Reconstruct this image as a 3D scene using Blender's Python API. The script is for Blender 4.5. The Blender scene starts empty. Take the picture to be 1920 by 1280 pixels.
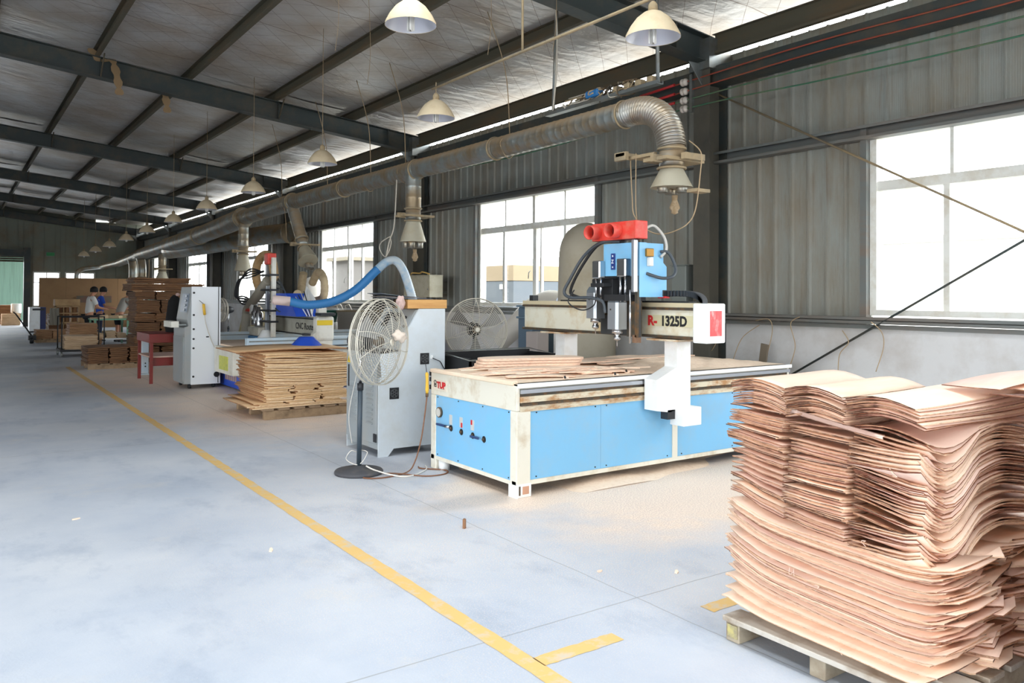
import bpy, bmesh, math, random
from mathutils import Vector, Matrix, Euler
R = random.Random(7)
C = bpy.context.scene.collection
sc = bpy.context.scene
# ------------------------------------------------------------------ camera, world, light, exposure
FPX, YAW, PITCH, ROLL, CYP, CAMH = 1499.07, 0.612060, 0.0102456, 0.00535545, 537.748, 1.55
cam = bpy.data.cameras.new('camera'); camo = bpy.data.objects.new('camera', cam); C.objects.link(camo)
cam.sensor_width = 36.0; cam.lens = FPX / 1920 * 36; cam.shift_y = -(640 - CYP) / 1920; cam.clip_end = 300; cam.clip_start = 0.05
_f = Vector((math.sin(YAW)*math.cos(PITCH), math.cos(YAW)*math.cos(PITCH), math.sin(PITCH)))
_r = Vector((math.cos(YAW), -math.sin(YAW), 0)); _u = _r.cross(_f)
_r2 = _r*math.cos(ROLL) + _u*math.sin(ROLL); _u2 = _u*math.cos(ROLL) - _r*math.sin(ROLL)
camo.matrix_world = Matrix(((_r2.x, _u2.x, -_f.x, 0), (_r2.y, _u2.y, -_f.y, 0), (_r2.z, _u2.z, -_f.z, CAMH), (0, 0, 0, 1)))
sc.camera = camo
vs = sc.view_settings
vs.view_transform = 'Standard'; vs.look = 'None'; vs.gamma = 1.0; vs.use_curve_mapping = False
vs.exposure = .76
cy = sc.cycles
cy.max_bounces = 10; cy.diffuse_bounces = 6; cy.transparent_max_bounces = 12; cy.sample_clamp_indirect = 6.0; cy.caustics_reflective = False; cy.caustics_refractive = False
w = bpy.data.worlds.new('overcast_sky'); sc.world = w; w.use_nodes = True
bg = w.node_tree.nodes['Background']; bg.inputs[0].default_value = (0.93, 0.97, 1.0, 1); bg.inputs[1].default_value = 6.0
def area(name, loc, size, direction, power=0, portal=False, color=(1, 1, 1)):
    l = bpy.data.lights.new(name, 'AREA'); l.shape = 'RECTANGLE'; l.size, l.size_y = size; l.energy = power; l.color = color
    o = bpy.data.objects.new(name, l); C.objects.link(o); o.location = loc
    o.rotation_euler = Vector(direction).to_track_quat('-Z', 'Y').to_euler()
    if portal: l.cycles.is_portal = True
    return o
# openings that let the daylight in (sampling portals only, they give off nothing themselves)
COLY = [-8.4, -0.9, 6.6, 14.1, 21.6, 28.8, 35.6, 42.6]
WINS = [(-6.11, -2.86), (1.39, 4.64), (8.89, 12.14), (16.39, 19.64), (23.65, 26.8), (30.6, 33.7), (37.5, 40.3)]
WX = 7.8
for a, b in WINS[:6]:
    area('window_light', (WX+.2, (a+b)/2, 2.3), (b-a, 1.95), (-1, 0, 0), portal=True)
area('doorway_light', (2.0, -8.35, 1.9), (9.0, 3.8), (0, 1, 0), portal=True)
area('unseen_roof_light', (-1.6, -.9, 5.6), (1.5, 15.0), (0, 0, -1), portal=True)  # assumed roof opening out of view, added for daylight from above
area('unseen_roof_light', (2.58, -.9, 5.3), (1.3, 15.0), (0, 0, -1), portal=True)  # second unseen roof strip, added to brighten the table and stack tops
area('side_door_light', (-10.9, 0.2, 1.9), (17.0, 3.6), (1, 0, 0), portal=True)

# ------------------------------------------------------------------ materials
MATS = {}
def node(nt, t, **kw):
    n = nt.nodes.new(t)
    for k, v in kw.items(): setattr(n, k, v)
    return n
def srgb(c):
    f = lambda u: u/12.92 if u <= .04045 else ((u+.055)/1.055)**2.4
    return tuple(f(x/255) for x in c) + (1,)
def mat(name, col, rough=.6, metal=0.0, dirt=None, damt=.5, dscale=3.0, stretch=(1, 1, 1), bump=0.0, bscale=40.0, var=0.0, dthr=(.45, .7), spec=.5, coord='Object'):
    """painted / bare surface with a patchy second colour, fine bump and per-object variation"""
    if name in MATS: return MATS[name]
    m = bpy.data.materials.new(name); m.use_nodes = True; MATS[name] = m
    nt = m.node_tree; b = nt.nodes['Principled BSDF']
    b.inputs['Roughness'].default_value = rough; b.inputs['Metallic'].default_value = metal
    b.inputs['Specular IOR Level'].default_value = spec
    c = srgb(col); b.inputs['Base Color'].default_value = c
    tc = node(nt, 'ShaderNodeNewGeometry') if coord == 'World' else node(nt, 'ShaderNodeTexCoord')
    src = tc.outputs['Position'] if coord == 'World' else tc.outputs['Object']
    mp = node(nt, 'ShaderNodeMapping'); mp.inputs['Scale'].default_value = stretch
    nt.links.new(src, mp.inputs[0])
    cur = None
    if dirt:
        n = node(nt, 'ShaderNodeTexNoise'); n.inputs['Scale'].default_value = dscale; n.inputs['Detail'].default_value = 5; n.inputs['Roughness'].default_value = .65
        nt.links.new(mp.outputs[0], n.inputs[0])
        rp = node(nt, 'ShaderNodeMapRange'); rp.inputs[1].default_value = dthr[0]; rp.inputs[2].default_value = dthr[1]; rp.inputs[4].default_value = damt
        nt.links.new(n.outputs[0], rp.inputs[0])
        mx = node(nt, 'ShaderNodeMix', data_type='RGBA'); mx.inputs[6].default_value = c; mx.inputs[7].default_value = srgb(dirt)
        nt.links.new(rp.outputs[0], mx.inputs[0]); cur = mx.outputs[2]
    if var > 0:
        oi = node(nt, 'ShaderNodeObjectInfo'); hs = node(nt, 'ShaderNodeHueSaturation')
        r2 = node(nt, 'ShaderNodeMapRange'); r2.inputs[3].default_value = 1-var; r2.inputs[4].default_value = 1+var
        nt.links.new(oi.outputs['Random'], r2.inputs[0]); nt.links.new(r2.outputs[0], hs.inputs['Value'])
        if cur: nt.links.new(cur, hs.inputs['Color'])
        else: hs.inputs['Color'].default_value = c
        cur = hs.outputs[0]
    if cur: nt.links.new(cur, b.inputs['Base Color'])
    if bump > 0:
        n = node(nt, 'ShaderNodeTexNoise'); n.inputs['Scale'].default_value = bscale; n.inputs['Detail'].default_value = 4
        nt.links.new(mp.outputs[0], n.inputs[0])
        bp = node(nt, 'ShaderNodeBump'); bp.inputs['Strength'].default_value = bump; bp.inputs['Distance'].default_value = .02 if bscale < 30 else .0025
        nt.links.new(n.outputs[0], bp.inputs['Height']); nt.links.new(bp.outputs[0], b.inputs['Normal'])
    return m

# ------------------------------------------------------------------ mesh builder
class MB:
    def __init__(s): s.v = []; s.f = []; s.m = []; s.sm = []; s.cur = 0; s.smooth = False; s.M = None
    def mi(s, i): s.cur = i; return s
    def add(s, vs, fs, smooth=None):
        o = len(s.v)
        for p in vs:
            p = Vector(p)
            if s.M is not None: p = s.M @ p
            s.v.append(p)
        for f in fs:
            s.f.append([o+i for i in f]); s.m.append(s.cur); s.sm.append(s.smooth if smooth is None else smooth)
        return s
    def box(s, x0, x1, y0, y1, z0, z1):
        if x0 > x1: x0, x1 = x1, x0
        if y0 > y1: y0, y1 = y1, y0
        if z0 > z1: z0, z1 = z1, z0
        return s.add([(x0,y0,z0),(x1,y0,z0),(x1,y1,z0),(x0,y1,z0),(x0,y0,z1),(x1,y0,z1),(x1,y1,z1),(x0,y1,z1)],
                     [(0,3,2,1),(4,5,6,7),(0,1,5,4),(1,2,6,5),(2,3,7,6),(3,0,4,7)], False)
    def cbox(s, c, d): return s.box(c[0]-d[0]/2, c[0]+d[0]/2, c[1]-d[1]/2, c[1]+d[1]/2, c[2]-d[2]/2, c[2]+d[2]/2)
    def bbox(s, x0, x1, y0, y1, z0, z1, b=.01):
        """box with bevelled edges"""
        bm = bmesh.new(); bmesh.ops.create_cube(bm, size=1)
        for v in bm.verts: v.co = Vector(((x0+x1)/2+v.co.x*(x1-x0), (y0+y1)/2+v.co.y*(y1-y0), (z0+z1)/2+v.co.z*(z1-z0)))
        bmesh.ops.bevel(bm, geom=bm.edges[:]+bm.verts[:], offset=b, segments=2, affect='EDGES', profile=.5)
        bm.verts.index_update()
        s.add([v.co.copy() for v in bm.verts], [[v.index for v in f.verts] for f in bm.faces], False); bm.free(); return s
    def prism(s, poly, axis, a, b):
        """poly = list of 2D points in the plane of the two other axes (cyclic order xyz without axis), extruded from a to b"""
        n = len(poly)
        def p(q, t):
            if axis == 'x': return (t, q[0], q[1])
            if axis == 'y': return (q[0], t, q[1])
            return (q[0], q[1], t)
        vs = [p(q, a) for q in poly] + [p(q, b) for q in poly]
        fs = [list(range(n))[::-1], list(range(n, 2*n))] + [(i, (i+1) % n, n+(i+1) % n, n+i) for i in range(n)]
        return s.add(vs, fs, False)
    def ring(s, c, r, ax, n, ph=0):
        ax = Vector(ax).normalized(); t = Vector((0, 0, 1)) if abs(ax.z) < .9 else Vector((1, 0, 0))
        u = ax.cross(t).normalized(); v = ax.cross(u)
        return [Vector(c) + (u*math.cos(ph+2*math.pi*i/n) + v*math.sin(ph+2*math.pi*i/n))*r for i in range(n)]
    def tube(s, pts, r, n=8, caps=True, closed=False, smooth=True):
        pts = [Vector(p) for p in pts]; k = len(pts); rs = r if isinstance(r, (list, tuple)) else [r]*k
        T = []
        for i in range(k):
            a = pts[(i-1) % k] if (closed or i > 0) else pts[i]; b = pts[(i+1) % k] if (closed or i < k-1) else pts[i]
            d = (b-a); T.append(d.normalized() if d.length > 1e-9 else Vector((0, 0, 1)))
        t0 = T[0]; up = Vector((0, 0, 1)) if abs(t0.z) < .9 else Vector((1, 0, 0)); u = t0.cross(up).normalized()
        vs = []
        for i in range(k):
            u = (u - T[i]*u.dot(T[i])); u = u.normalized() if u.length > 1e-6 else T[i].orthogonal().normalized(); v = T[i].cross(u)
            for j in range(n):
                a = 2*math.pi*j/n; vs.append(pts[i] + (u*math.cos(a)+v*math.sin(a))*rs[i])
        fs = []
        for i in range(k if closed else k-1):
            for j in range(n):
                i2 = (i+1) % k; fs.append((i*n+j, i*n+(j+1) % n, i2*n+(j+1) % n, i2*n+j))
        s.add(vs, fs, smooth)
        if caps and not closed:
            o = len(s.v)-len(vs); s.f.append([o+j for j in range(n)][::-1]); s.m.append(s.cur); s.sm.append(False)
            s.f.append([o+(k-1)*n+j for j in range(n)]); s.m.append(s.cur); s.sm.append(False)
        return s
    def cyl(s, a, b, r, n=16, r2=None, caps=True): return s.tube([a, b], [r, r if r2 is None else r2], n, caps)
    def lathe(s, c, prof, ax=(0, 0, 1), n=24, caps=True):
        """prof = [(radius, height along axis)]"""
        ax = Vector(ax).normalized(); vs = []
        for r, h in prof: vs += s.ring(Vector(c)+ax*h, max(r, 1e-4), ax, n)
        k = len(prof); fs = [(i*n+j, i*n+(j+1) % n, (i+1)*n+(j+1) % n, (i+1)*n+j) for i in range(k-1) for j in range(n)]
        s.add(vs, fs, True)
        if caps:
            o = len(s.v)-len(vs); s.f.append([o+j for j in range(n)][::-1]); s.m.append(s.cur); s.sm.append(False)
            s.f.append([o+(k-1)*n+j for j in range(n)]); s.m.append(s.cur); s.sm.append(False)
        return s
    def torus(s, c, ax, R_, r, n=32, m=6):
        return s.tube(s_ring(c, R_, ax, n), r, m, closed=True)
    def build(s, name, ms, parent=None, local=False, label=None, cat=None, group=None, kind=None, fix=True):
        if not isinstance(ms, (list, tuple)): ms = [ms]
        me = bpy.data.meshes.new(name)
        if parent is not None and not local:
            inv = WORLD[parent.name].inverted(); V = [inv @ p for p in s.v]; loc = Vector()
        elif parent is None and not local:
            xs = [p.x for p in s.v]; ys = [p.y for p in s.v]; zs = [p.z for p in s.v]
            loc = Vector(((min(xs)+max(xs))/2, (min(ys)+max(ys))/2, min(zs))); V = [p-loc for p in s.v]
        else: V = s.v; loc = Vector()
        me.from_pydata([tuple(p) for p in V], [], s.f); me.update()
        for m in ms: me.materials.append(m)
        me.polygons.foreach_set('material_index', s.m); me.polygons.foreach_set('use_smooth', s.sm)
        if fix:
            bm = bmesh.new(); bm.from_mesh(me); bmesh.ops.recalc_face_normals(bm, faces=bm.faces[:]); bm.to_mesh(me); bm.free()
        o = bpy.data.objects.new(name, me); C.objects.link(o); o.location = loc
        if parent is not None: o.parent = parent; WORLD[o.name] = WORLD[parent.name]
        else: WORLD[o.name] = Matrix.Translation(loc)
        tag(o, label, cat, group, kind); return o
def s_ring(c, r, ax, n): return MB().ring(c, r, ax, n)
WORLD = {}
def tag(o, label=None, cat=None, group=None, kind=None):
    if label: o['label'] = label
    if cat: o['category'] = cat
    if group: o['group'] = group
    if kind: o['kind'] = kind
    return o
def thing(name, label, cat, loc=(0, 0, 0), rz=0.0, group=None, kind=None):
    o = bpy.data.objects.new(name, None); C.objects.link(o); o.location = loc; o.rotation_euler = (0, 0, rz); o.empty_display_size = .1
    WORLD[o.name] = Matrix.Translation(Vector(loc)) @ Matrix.Rotation(rz, 4, 'Z')
    return tag(o, label, cat, group, kind)
def copy_tree(o, parent=None):
    c = o.copy(); C.objects.link(c)
    if parent: c.parent = parent
    WORLD[c.name] = WORLD.get(parent.name if parent else o.name, Matrix())
    for ch in list(o.children): copy_tree(ch, c)
    return c
def nth(i):
    i = int(i); return '%d%s' % (i, 'th' if 10 <= i % 100 <= 20 else {1: 'st', 2: 'nd', 3: 'rd'}.get(i % 10, 'th'))
def spline(pts, n=8):
    """Catmull-Rom through the points"""
    P_ = [Vector(p) for p in pts]; out = []
    for i in range(len(P_)-1):
        p0 = P_[max(i-1, 0)]; p1 = P_[i]; p2 = P_[i+1]; p3 = P_[min(i+2, len(P_)-1)]
        for k in range(n):
            t = k/n; out.append(.5*((2*p1)+(p2-p0)*t+(2*p0-5*p1+4*p2-p3)*t*t+(3*p1-p0-3*p2+p3)*t**3))
    out.append(P_[-1]); return out
def text_mesh(name, txt, size, m, parent, origin, xdir, updir, depth=.002, bold=0.0, label=None, sx=1.0):
    """lettering as a flat raised mesh; origin is the left baseline point in world space"""
    cu = bpy.data.curves.new(name, 'FONT'); cu.body = txt; cu.size = size; cu.extrude = depth; cu.offset = bold; cu.resolution_u = 3
    t = bpy.data.objects.new(name, cu); C.objects.link(t); bpy.context.view_layer.update()
    me = bpy.data.meshes.new_from_object(t); bpy.data.objects.remove(t)
    X = Vector(xdir).normalized(); U = Vector(updir).normalized(); N = X.cross(U)
    inv = WORLD[parent.name].inverted()
    for v in me.vertices: v.co = inv @ (Vector(origin) + X*v.co.x*sx + U*v.co.y + N*v.co.z)
    me.materials.clear(); me.materials.append(m)
    o = bpy.data.objects.new(name, me); C.objects.link(o); o.parent = parent; WORLD[o.name] = WORLD[parent.name]
    tag(o, label); return o
# ================================================================== SETTING
M_steel = mat('green_black_steel', (54, 62, 62), .55, dirt=(96, 84, 66), damt=.6, dscale=2.2, bump=.15, coord='World')
M_dust_steel = mat('dusty_steel', (92, 82, 66), .8, dirt=(60, 60, 56), damt=.7, dscale=4, bump=.2, coord='World')
M_col = mat('dusty_column_paint', (88, 84, 74), .7, dirt=(70, 70, 66), damt=.7, dscale=2.4, bump=.1, coord='World')
M_purlin = mat('purlin_steel', (84, 80, 66), .7, dirt=(110, 84, 56), damt=.6, dscale=1.5, stretch=(3, .6, 3), bump=.1, coord='World')
M_girt = mat('girt_steel', (108, 112, 110), .6, dirt=(126, 98, 76), damt=.5, dscale=2, stretch=(1, .4, 3), coord='World')
M_galv = mat('galvanised', (140, 146, 146), .42, .75, dirt=(120, 104, 80), damt=.6, dscale=3, bump=.1, coord='World')
M_white_frame = mat('white_window_frame', (226, 226, 220), .5, dirt=(186, 170, 140), damt=.5, dscale=5, coord='World')
M_dado = mat('plaster_dado', (208, 207, 206), .85, dirt=(182, 174, 166), damt=.6, dscale=2.2, bump=.25, bscale=14, coord='World')
M_out = mat('outside_render', (225, 222, 214), .9)

def wall_mat():
    m = bpy.data.materials.new('corrugated_cladding'); m.use_nodes = True; nt = m.node_tree; b = nt.nodes['Principled BSDF']
    g = node(nt, 'ShaderNodeNewGeometry'); mp = node(nt, 'ShaderNodeMapping'); mp.inputs['Scale'].default_value = (1, 1, .35); nt.links.new(g.outputs['Position'], mp.inputs[0])
    n = node(nt, 'ShaderNodeTexNoise'); n.inputs['Scale'].default_value = 1.6; n.inputs['Detail'].default_value = 6; n.inputs['Roughness'].default_value = .7; nt.links.new(mp.outputs[0], n.inputs[0])
    cr = node(nt, 'ShaderNodeValToRGB'); e = cr.color_ramp.elements; e[0].position = .35; e[0].color = srgb((152, 158, 154)); e[1].position = .72; e[1].color = srgb((140, 128, 110))
    nt.links.new(n.outputs[0], cr.inputs[0])
    # brown dust collects towards the eave, rust runs down the ribs
    sx = node(nt, 'ShaderNodeSeparateXYZ'); nt.links.new(g.outputs['Position'], sx.inputs[0])
    n2 = node(nt, 'ShaderNodeTexNoise'); n2.inputs['Scale'].default_value = 5; mp2 = node(nt, 'ShaderNodeMapping'); mp2.inputs['Scale'].default_value = (1, 4, .25); nt.links.new(g.outputs['Position'], mp2.inputs[0]); nt.links.new(mp2.outputs[0], n2.inputs[0])
    r1 = node(nt, 'ShaderNodeMapRange'); r1.inputs[1].default_value = .58; r1.inputs[2].default_value = .8; r1.inputs[4].default_value = .45; nt.links.new(n2.outputs[0], r1.inputs[0])
    mx = node(nt, 'ShaderNodeMix', data_type='RGBA'); mx.inputs[7].default_value = srgb((112, 88, 68)); nt.links.new(r1.outputs[0], mx.inputs[0]); nt.links.new(cr.outputs[0], mx.inputs[6])
    nt.links.new(mx.outputs[2], b.inputs['Base Color']); b.inputs['Roughness'].default_value = .55; b.inputs['Metallic'].default_value = .15
    wv = node(nt, 'ShaderNodeTexWave', bands_direction='Y'); wv.inputs['Scale'].default_value = 14; nt.links.new(g.outputs['Position'], wv.inputs[0])
    bp = node(nt, 'ShaderNodeBump'); bp.inputs['Strength'].default_value = .18; bp.inputs['Distance'].default_value = .004; nt.links.new(wv.outputs[0], bp.inputs['Height']); nt.links.new(bp.outputs[0], b.inputs['Normal'])
    return m
M_clad = wall_mat()

def floor_mat():
    m = bpy.data.materials.new('concrete_floor'); m.use_nodes = True; nt = m.node_tree; b = nt.nodes['Principled BSDF']
    g = node(nt, 'ShaderNodeNewGeometry'); pos = g.outputs['Position']
    def noise(scale, det=6, rough=.6, st=(1, 1, 1)):
        mp = node(nt, 'ShaderNodeMapping'); mp.inputs['Scale'].default_value = st; nt.links.new(pos, mp.inputs[0])
        n = node(nt, 'ShaderNodeTexNoise'); n.inputs['Scale'].default_value = scale; n.inputs['Detail'].default_value = det; n.inputs['Roughness'].default_value = rough; nt.links.new(mp.outputs[0], n.inputs[0]); return n.outputs[0]
    def mr(i, a, bb, c=0., d=1.):
        r = node(nt, 'ShaderNodeMapRange'); r.inputs[1].default_value = a; r.inputs[2].default_value = bb; r.inputs[3].default_value = c; r.inputs[4].default_value = d; nt.links.new(i, r.inputs[0]); return r.outputs[0]
    def mix(f, a, bb):
        x = node(nt, 'ShaderNodeMix', data_type='RGBA')
        if isinstance(f, float): x.inputs[0].default_value = f
        else: nt.links.new(f, x.inputs[0])
        for s_, i in ((a, 6), (bb, 7)):
            if isinstance(s_, tuple): x.inputs[i].default_value = s_
            else: nt.links.new(s_, x.inputs[i])
        return x.outputs[2]
    def mth(op, a, bb=None):
        x = node(nt, 'ShaderNodeMath', operation=op)
        for s_, i in ((a, 0), (bb, 1)):
            if s_ is None: continue
            if isinstance(s_, (int, float)): x.inputs[i].default_value = s_
            else: nt.links.new(s_, x.inputs[i])
        return x.outputs[0]
    c = mix(mr(noise(.55, 7, .62), .38, .66), srgb((178, 186, 199)), srgb((202, 205, 211)))
    c = mix(mr(noise(1.7, 8, .7, (1, .6, 1)), .52, .66, 0, .55), c, srgb((152, 163, 180)))       # worn bluish patches
    c = mix(mr(noise(.8, 8, .75), .56, .72, 0, .6), c, srgb((204, 200, 196)))                       # pale dusty patches
    c = mix(mr(noise(60, 3, .6), .62, .75, 0, .35), c, srgb((214, 206, 196)))                       # specks
    # sawdust scattered round the near machine
    sx = node(nt, 'ShaderNodeSeparateXYZ'); nt.links.new(pos, sx.inputs[0]); X, Y, Z = sx.outputs
    def blob(cx, cy, rx, ry, soft=.5):
        dx = mth('DIVIDE', mth('SUBTRACT', X, cx), rx); dy = mth('DIVIDE', mth('SUBTRACT', Y, cy), ry)
        d = mth('SQRT', mth('ADD', mth('MULTIPLY', dx, dx), mth('MULTIPLY', dy, dy)))
        d = mth('ADD', d, mth('MULTIPLY', mth('SUBTRACT', noise(1.3, 6, .7), .5), 1.1))
        return mr(d, 1.0+soft/2, 1.0-soft/2)
    b1 = mth('MAXIMUM', blob(5.2, 4.3, 1.9, .95), blob(4.2, 5.2, 1.2, .8)); b2 = blob(3.9, 11.6, 1.7, 3.2, .8); b3 = blob(3.5, 16.0, 1.8, 3.0, .9)
    dens = mth('MAXIMUM', b1, mth('MULTIPLY', mth('MAXIMUM', b2, b3), .9))
    wide = mth('MAXIMUM', blob(4.4, 4.2, 2.6, 1.6, 1.0), blob(3.4, 5.4, 1.6, 1.4, .9))
    gr = mr(noise(95, 2, .5), .42, .58)
    sp = mr(noise(150, 1, .5), .56, .62)
    f1 = mth('MULTIPLY', dens, mr(gr, 0, 1, .72, 1.0)); f2 = mth('MULTIPLY', mth('MULTIPLY', wide, sp), .75)
    saw = mix(gr, srgb((232, 202, 176)), srgb((248, 228, 208)))
    c = mix(mth('MAXIMUM', f1, f2), c, saw)
    # expansion joints and hairline cracks
    wob = mth('MULTIPLY', mth('SUBTRACT', noise(2.5, 3), .5), .03)
    def jline(v, at, w): return mr(mth('ABSOLUTE', mth('ADD', mth('SUBTRACT', v, at), wob)), w, w*.4)
    J = None
    for at in (3.0, 8.9, 14.9, 20.9, 27, 33):
        k = jline(Y, at, .006); J = k if J is None else mth('MAXIMUM', J, k)
    for at in (2.9, -1.5): J = mth('MAXIMUM', J, jline(X, at, .005))
    c = mix(mth('MULTIPLY', J, .5), c, srgb((120, 116, 112)))
    st = blob(3.25, 5.1, .42, .16, .7); c = mix(mth('MULTIPLY', mth('MULTIPLY', st, gr), .6), c, srgb((120, 128, 134)))       # damp stain
    nt.links.new(c, b.inputs['Base Color'])
    nt.links.new(mr(noise(.7, 6), .35, .65, .42, .75), b.inputs['Roughness'])
    bp = node(nt, 'ShaderNodeBump'); bp.inputs['Strength'].default_value = .12; bp.inputs['Distance'].default_value = .01; nt.links.new(noise(70, 3), bp.inputs['Height']); nt.links.new(bp.outputs[0], b.inputs['Normal'])
    return m
M_floor = floor_mat()
mb = MB(); mb.box(-11, WX+.1, -8.5, 52, -.12, 0); mb.build('floor', M_floor, kind='structure', label='pale concrete floor with worn patches and scattered sawdust')
mb = MB(); mb.box(-60, 70, -50, 90, -.3, -.14); mb.build('ground', mat('yard_concrete', (150, 148, 142), .9), kind='structure')
# painted lane lines, slightly proud paint film
def paint_mat():
    m = mat('yellow_line_paint', (222, 184, 116), .7, dirt=(196, 192, 186), damt=.75, dscale=9, dthr=(.5, .68), coord='World'); return m
M_paint = paint_mat()
def strip(x0, x1, y0, y1, along='y', n=60):
    mb = MB(); vs = []; fs = []
    for i in range(n+1):
        t = i/n; e0 = (R.random()-.5)*.008; e1 = (R.random()-.5)*.008
        if along == 'y': y = y0+(y1-y0)*t; vs += [(x0+e0, y, .0015), (x1+e1, y, .0015)]
        else: x = x0+(x1-x0)*t; vs += [(x, y0+e0, .0015), (x, y1+e1, .0015)]
    for i in range(n): fs.append((2*i, 2*i+1, 2*i+3, 2*i+2))
    mb.add(vs, fs, False); return mb
strip(1.965, 2.055, 1.2, 19, 'y', 220).build('floor_marking', M_paint, kind='structure', label='long worn yellow lane line on the floor')
strip(2.05, 2.50, 2.665, 2.755, 'x', 20).build('floor_marking', M_paint, kind='structure', label='short yellow tick branching off the lane line')
strip(3.08, 3.9, 2.65, 2.74, 'x', 20).build('floor_marking', M_paint, kind='structure', label='short yellow tick beside the near pallet')

# ---- right wall: ribbed sheets between the ribs, one piece per rib bay
RIB = .225
wall = thing('wall_right', 'grey ribbed metal cladding of the window wall above a plastered dado', None, (0, 0, 0), kind='structure')
def panel_mesh(z0, z1):
    mb = MB(); x = 0
    prof = [(x, 0), (x, .012), (x-.028, .024), (x-.028, .044), (x, .056), (x, RIB)]
    vs = [(a, b, z0) for a, b in prof]+[(a, b, z1) for a, b in prof]; k = len(prof)
    mb.add(vs, [(i, i+1, k+i+1, k+i) for i in range(k-1)], False)
    mb.add([(.03, 0, z0), (.03, RIB, z0), (.03, RIB, z1), (.03, 0, z1)], [(0, 1, 2, 3)], False)
    return mb
full = panel_mesh(1.2, 4.51).build('cladding_panel', M_clad, wall, local=True)
topp = panel_mesh(3.2, 4.51).build('cladding_panel', M_clad, wall, local=True)
y = -8.4; first = {0: True, 1: True}
while y < 42.8:
    c = y+RIB/2; inw = any(a-.02 < c < b+.02 for a, b in WINS); src = topp if inw else full
    if first[int(inw)]: o = src; first[int(inw)] = False
    else: o = src.copy(); C.objects.link(o)
    o.location = (WX, y, 0); y += RIB
mb = MB(); mb.box(WX-.06, WX+.12, -8.4, 42.8, 0, 1.235); mb.build('plaster_dado', M_dado, wall)
# side jambs closing each opening where a rib bay is cut
for wi, (a, b) in enumerate(WINS):
    mb = MB()
    lo = -8.4+RIB*math.ceil((a+.02-RIB/2+8.4)/RIB); hi = -8.4+RIB*math.ceil((b+.02-RIB/2+8.4)/RIB)
    if abs(lo-a) > .005 or abs(hi-b) > .005:
        mb.box(WX-.002, WX+.03, min(lo, a), max(lo, a)+.001, 1.2, 3.26); mb.box(WX-.002, WX+.03, min(hi, b), max(hi, b)+.001, 1.2, 3.26)
        mb.build('closure_strip', M_clad, wall)
M_glass = bpy.data.materials.new('dusty_window_glass'); M_glass.use_nodes = True; nt = M_glass.node_tree; nt.nodes.clear()
o_ = node(nt, 'ShaderNodeOutputMaterial'); mx = node(nt, 'ShaderNodeMixShader'); tr = node(nt, 'ShaderNodeBsdfTransparent'); gl = node(nt, 'ShaderNodeBsdfGlossy'); gl.inputs['Roughness'].default_value = .08
tr.inputs[0].default_value = (.96, .97, .97, 1); mx.inputs[0].default_value = .05
nt.links.new(tr.outputs[0], mx.inputs[1]); nt.links.new(gl.outputs[0], mx.inputs[2]); nt.links.new(mx.outputs[0], o_.inputs[0])
ZB, ZT, ZM = 1.36, 3.24, 2.69
for wi, (a, b) in enumerate(WINS[1:]):
    t = thing('window_%d' % (wi+1), 'white framed window with a transom, panes blown out by daylight', None, (WX, (a+b)/2, ZB), kind='structure')
    n = 4; W_ = (b-a)/n
    mb = MB(); fx0, fx1 = WX-.02, WX+.10
    mb.box(fx0, fx1, a, a+.07, ZB, ZT); mb.box(fx0, fx1, b-.07, b, ZB, ZT); mb.box(fx0, fx1, a+.07, b-.07, ZB, ZB+.06); mb.box(fx0, fx1, a+.07, b-.07, ZT-.06, ZT)
    mb.build('frame', M_white_frame, t)
    mb = MB(); mb.box(WX+.0, WX+.09, a+.07, b-.07, ZM-.05, ZM+.05); mb.build('transom', M_white_frame, t)
    for k in (1, 2, 3):
        yy = a+W_*k; mb = MB(); wd = .035 if k == 2 else .018
        mb.box(WX+.01, WX+.07, yy-wd, yy+wd, ZM+.05, ZT-.06); mb.build('mullion', M_white_frame, t)
    for k, (dy, wd) in enumerate(((W_*1.0, .03), (W_*2.0, .045), (W_*3.0+.05, .03), (W_*2.0-.17, .018))):
        mb = MB(); mb.box(WX+.01+.02*(k % 2), WX+.06+.02*(k % 2), a+dy-wd, a+dy+wd, ZB+.06, ZM-.05); mb.build('sash_stile', M_white_frame, t)
    for k in range(4):
        for z0, z1 in ((ZB+.06, ZM-.05), (ZM+.05, ZT-.06)):
            mb = MB(); mb.box(WX+.045, WX+.05, a+W_*k+.03, a+W_*(k+1)-.03, z0, z1); mb.build('pane', M_glass, t)
    mb = MB(); mb.tube([(WX-.01, a+W_*2.0+.06, 1.95), (WX-.04, a+W_*2+.065, 1.92), (WX-.05, a+W_*2+.06, 1.82)], .008, 6); mb.build('latch', M_galv, t)
    # flashing jambs of the surrounding steel
    mb = MB(); mb.box(WX-.09, WX-.02, b, b+.07, 1.33, 3.3); mb.box(WX-.09, WX-.02, a-.07, a, 1.33, 3.3); mb.build('jamb_channel', M_girt, t)
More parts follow.
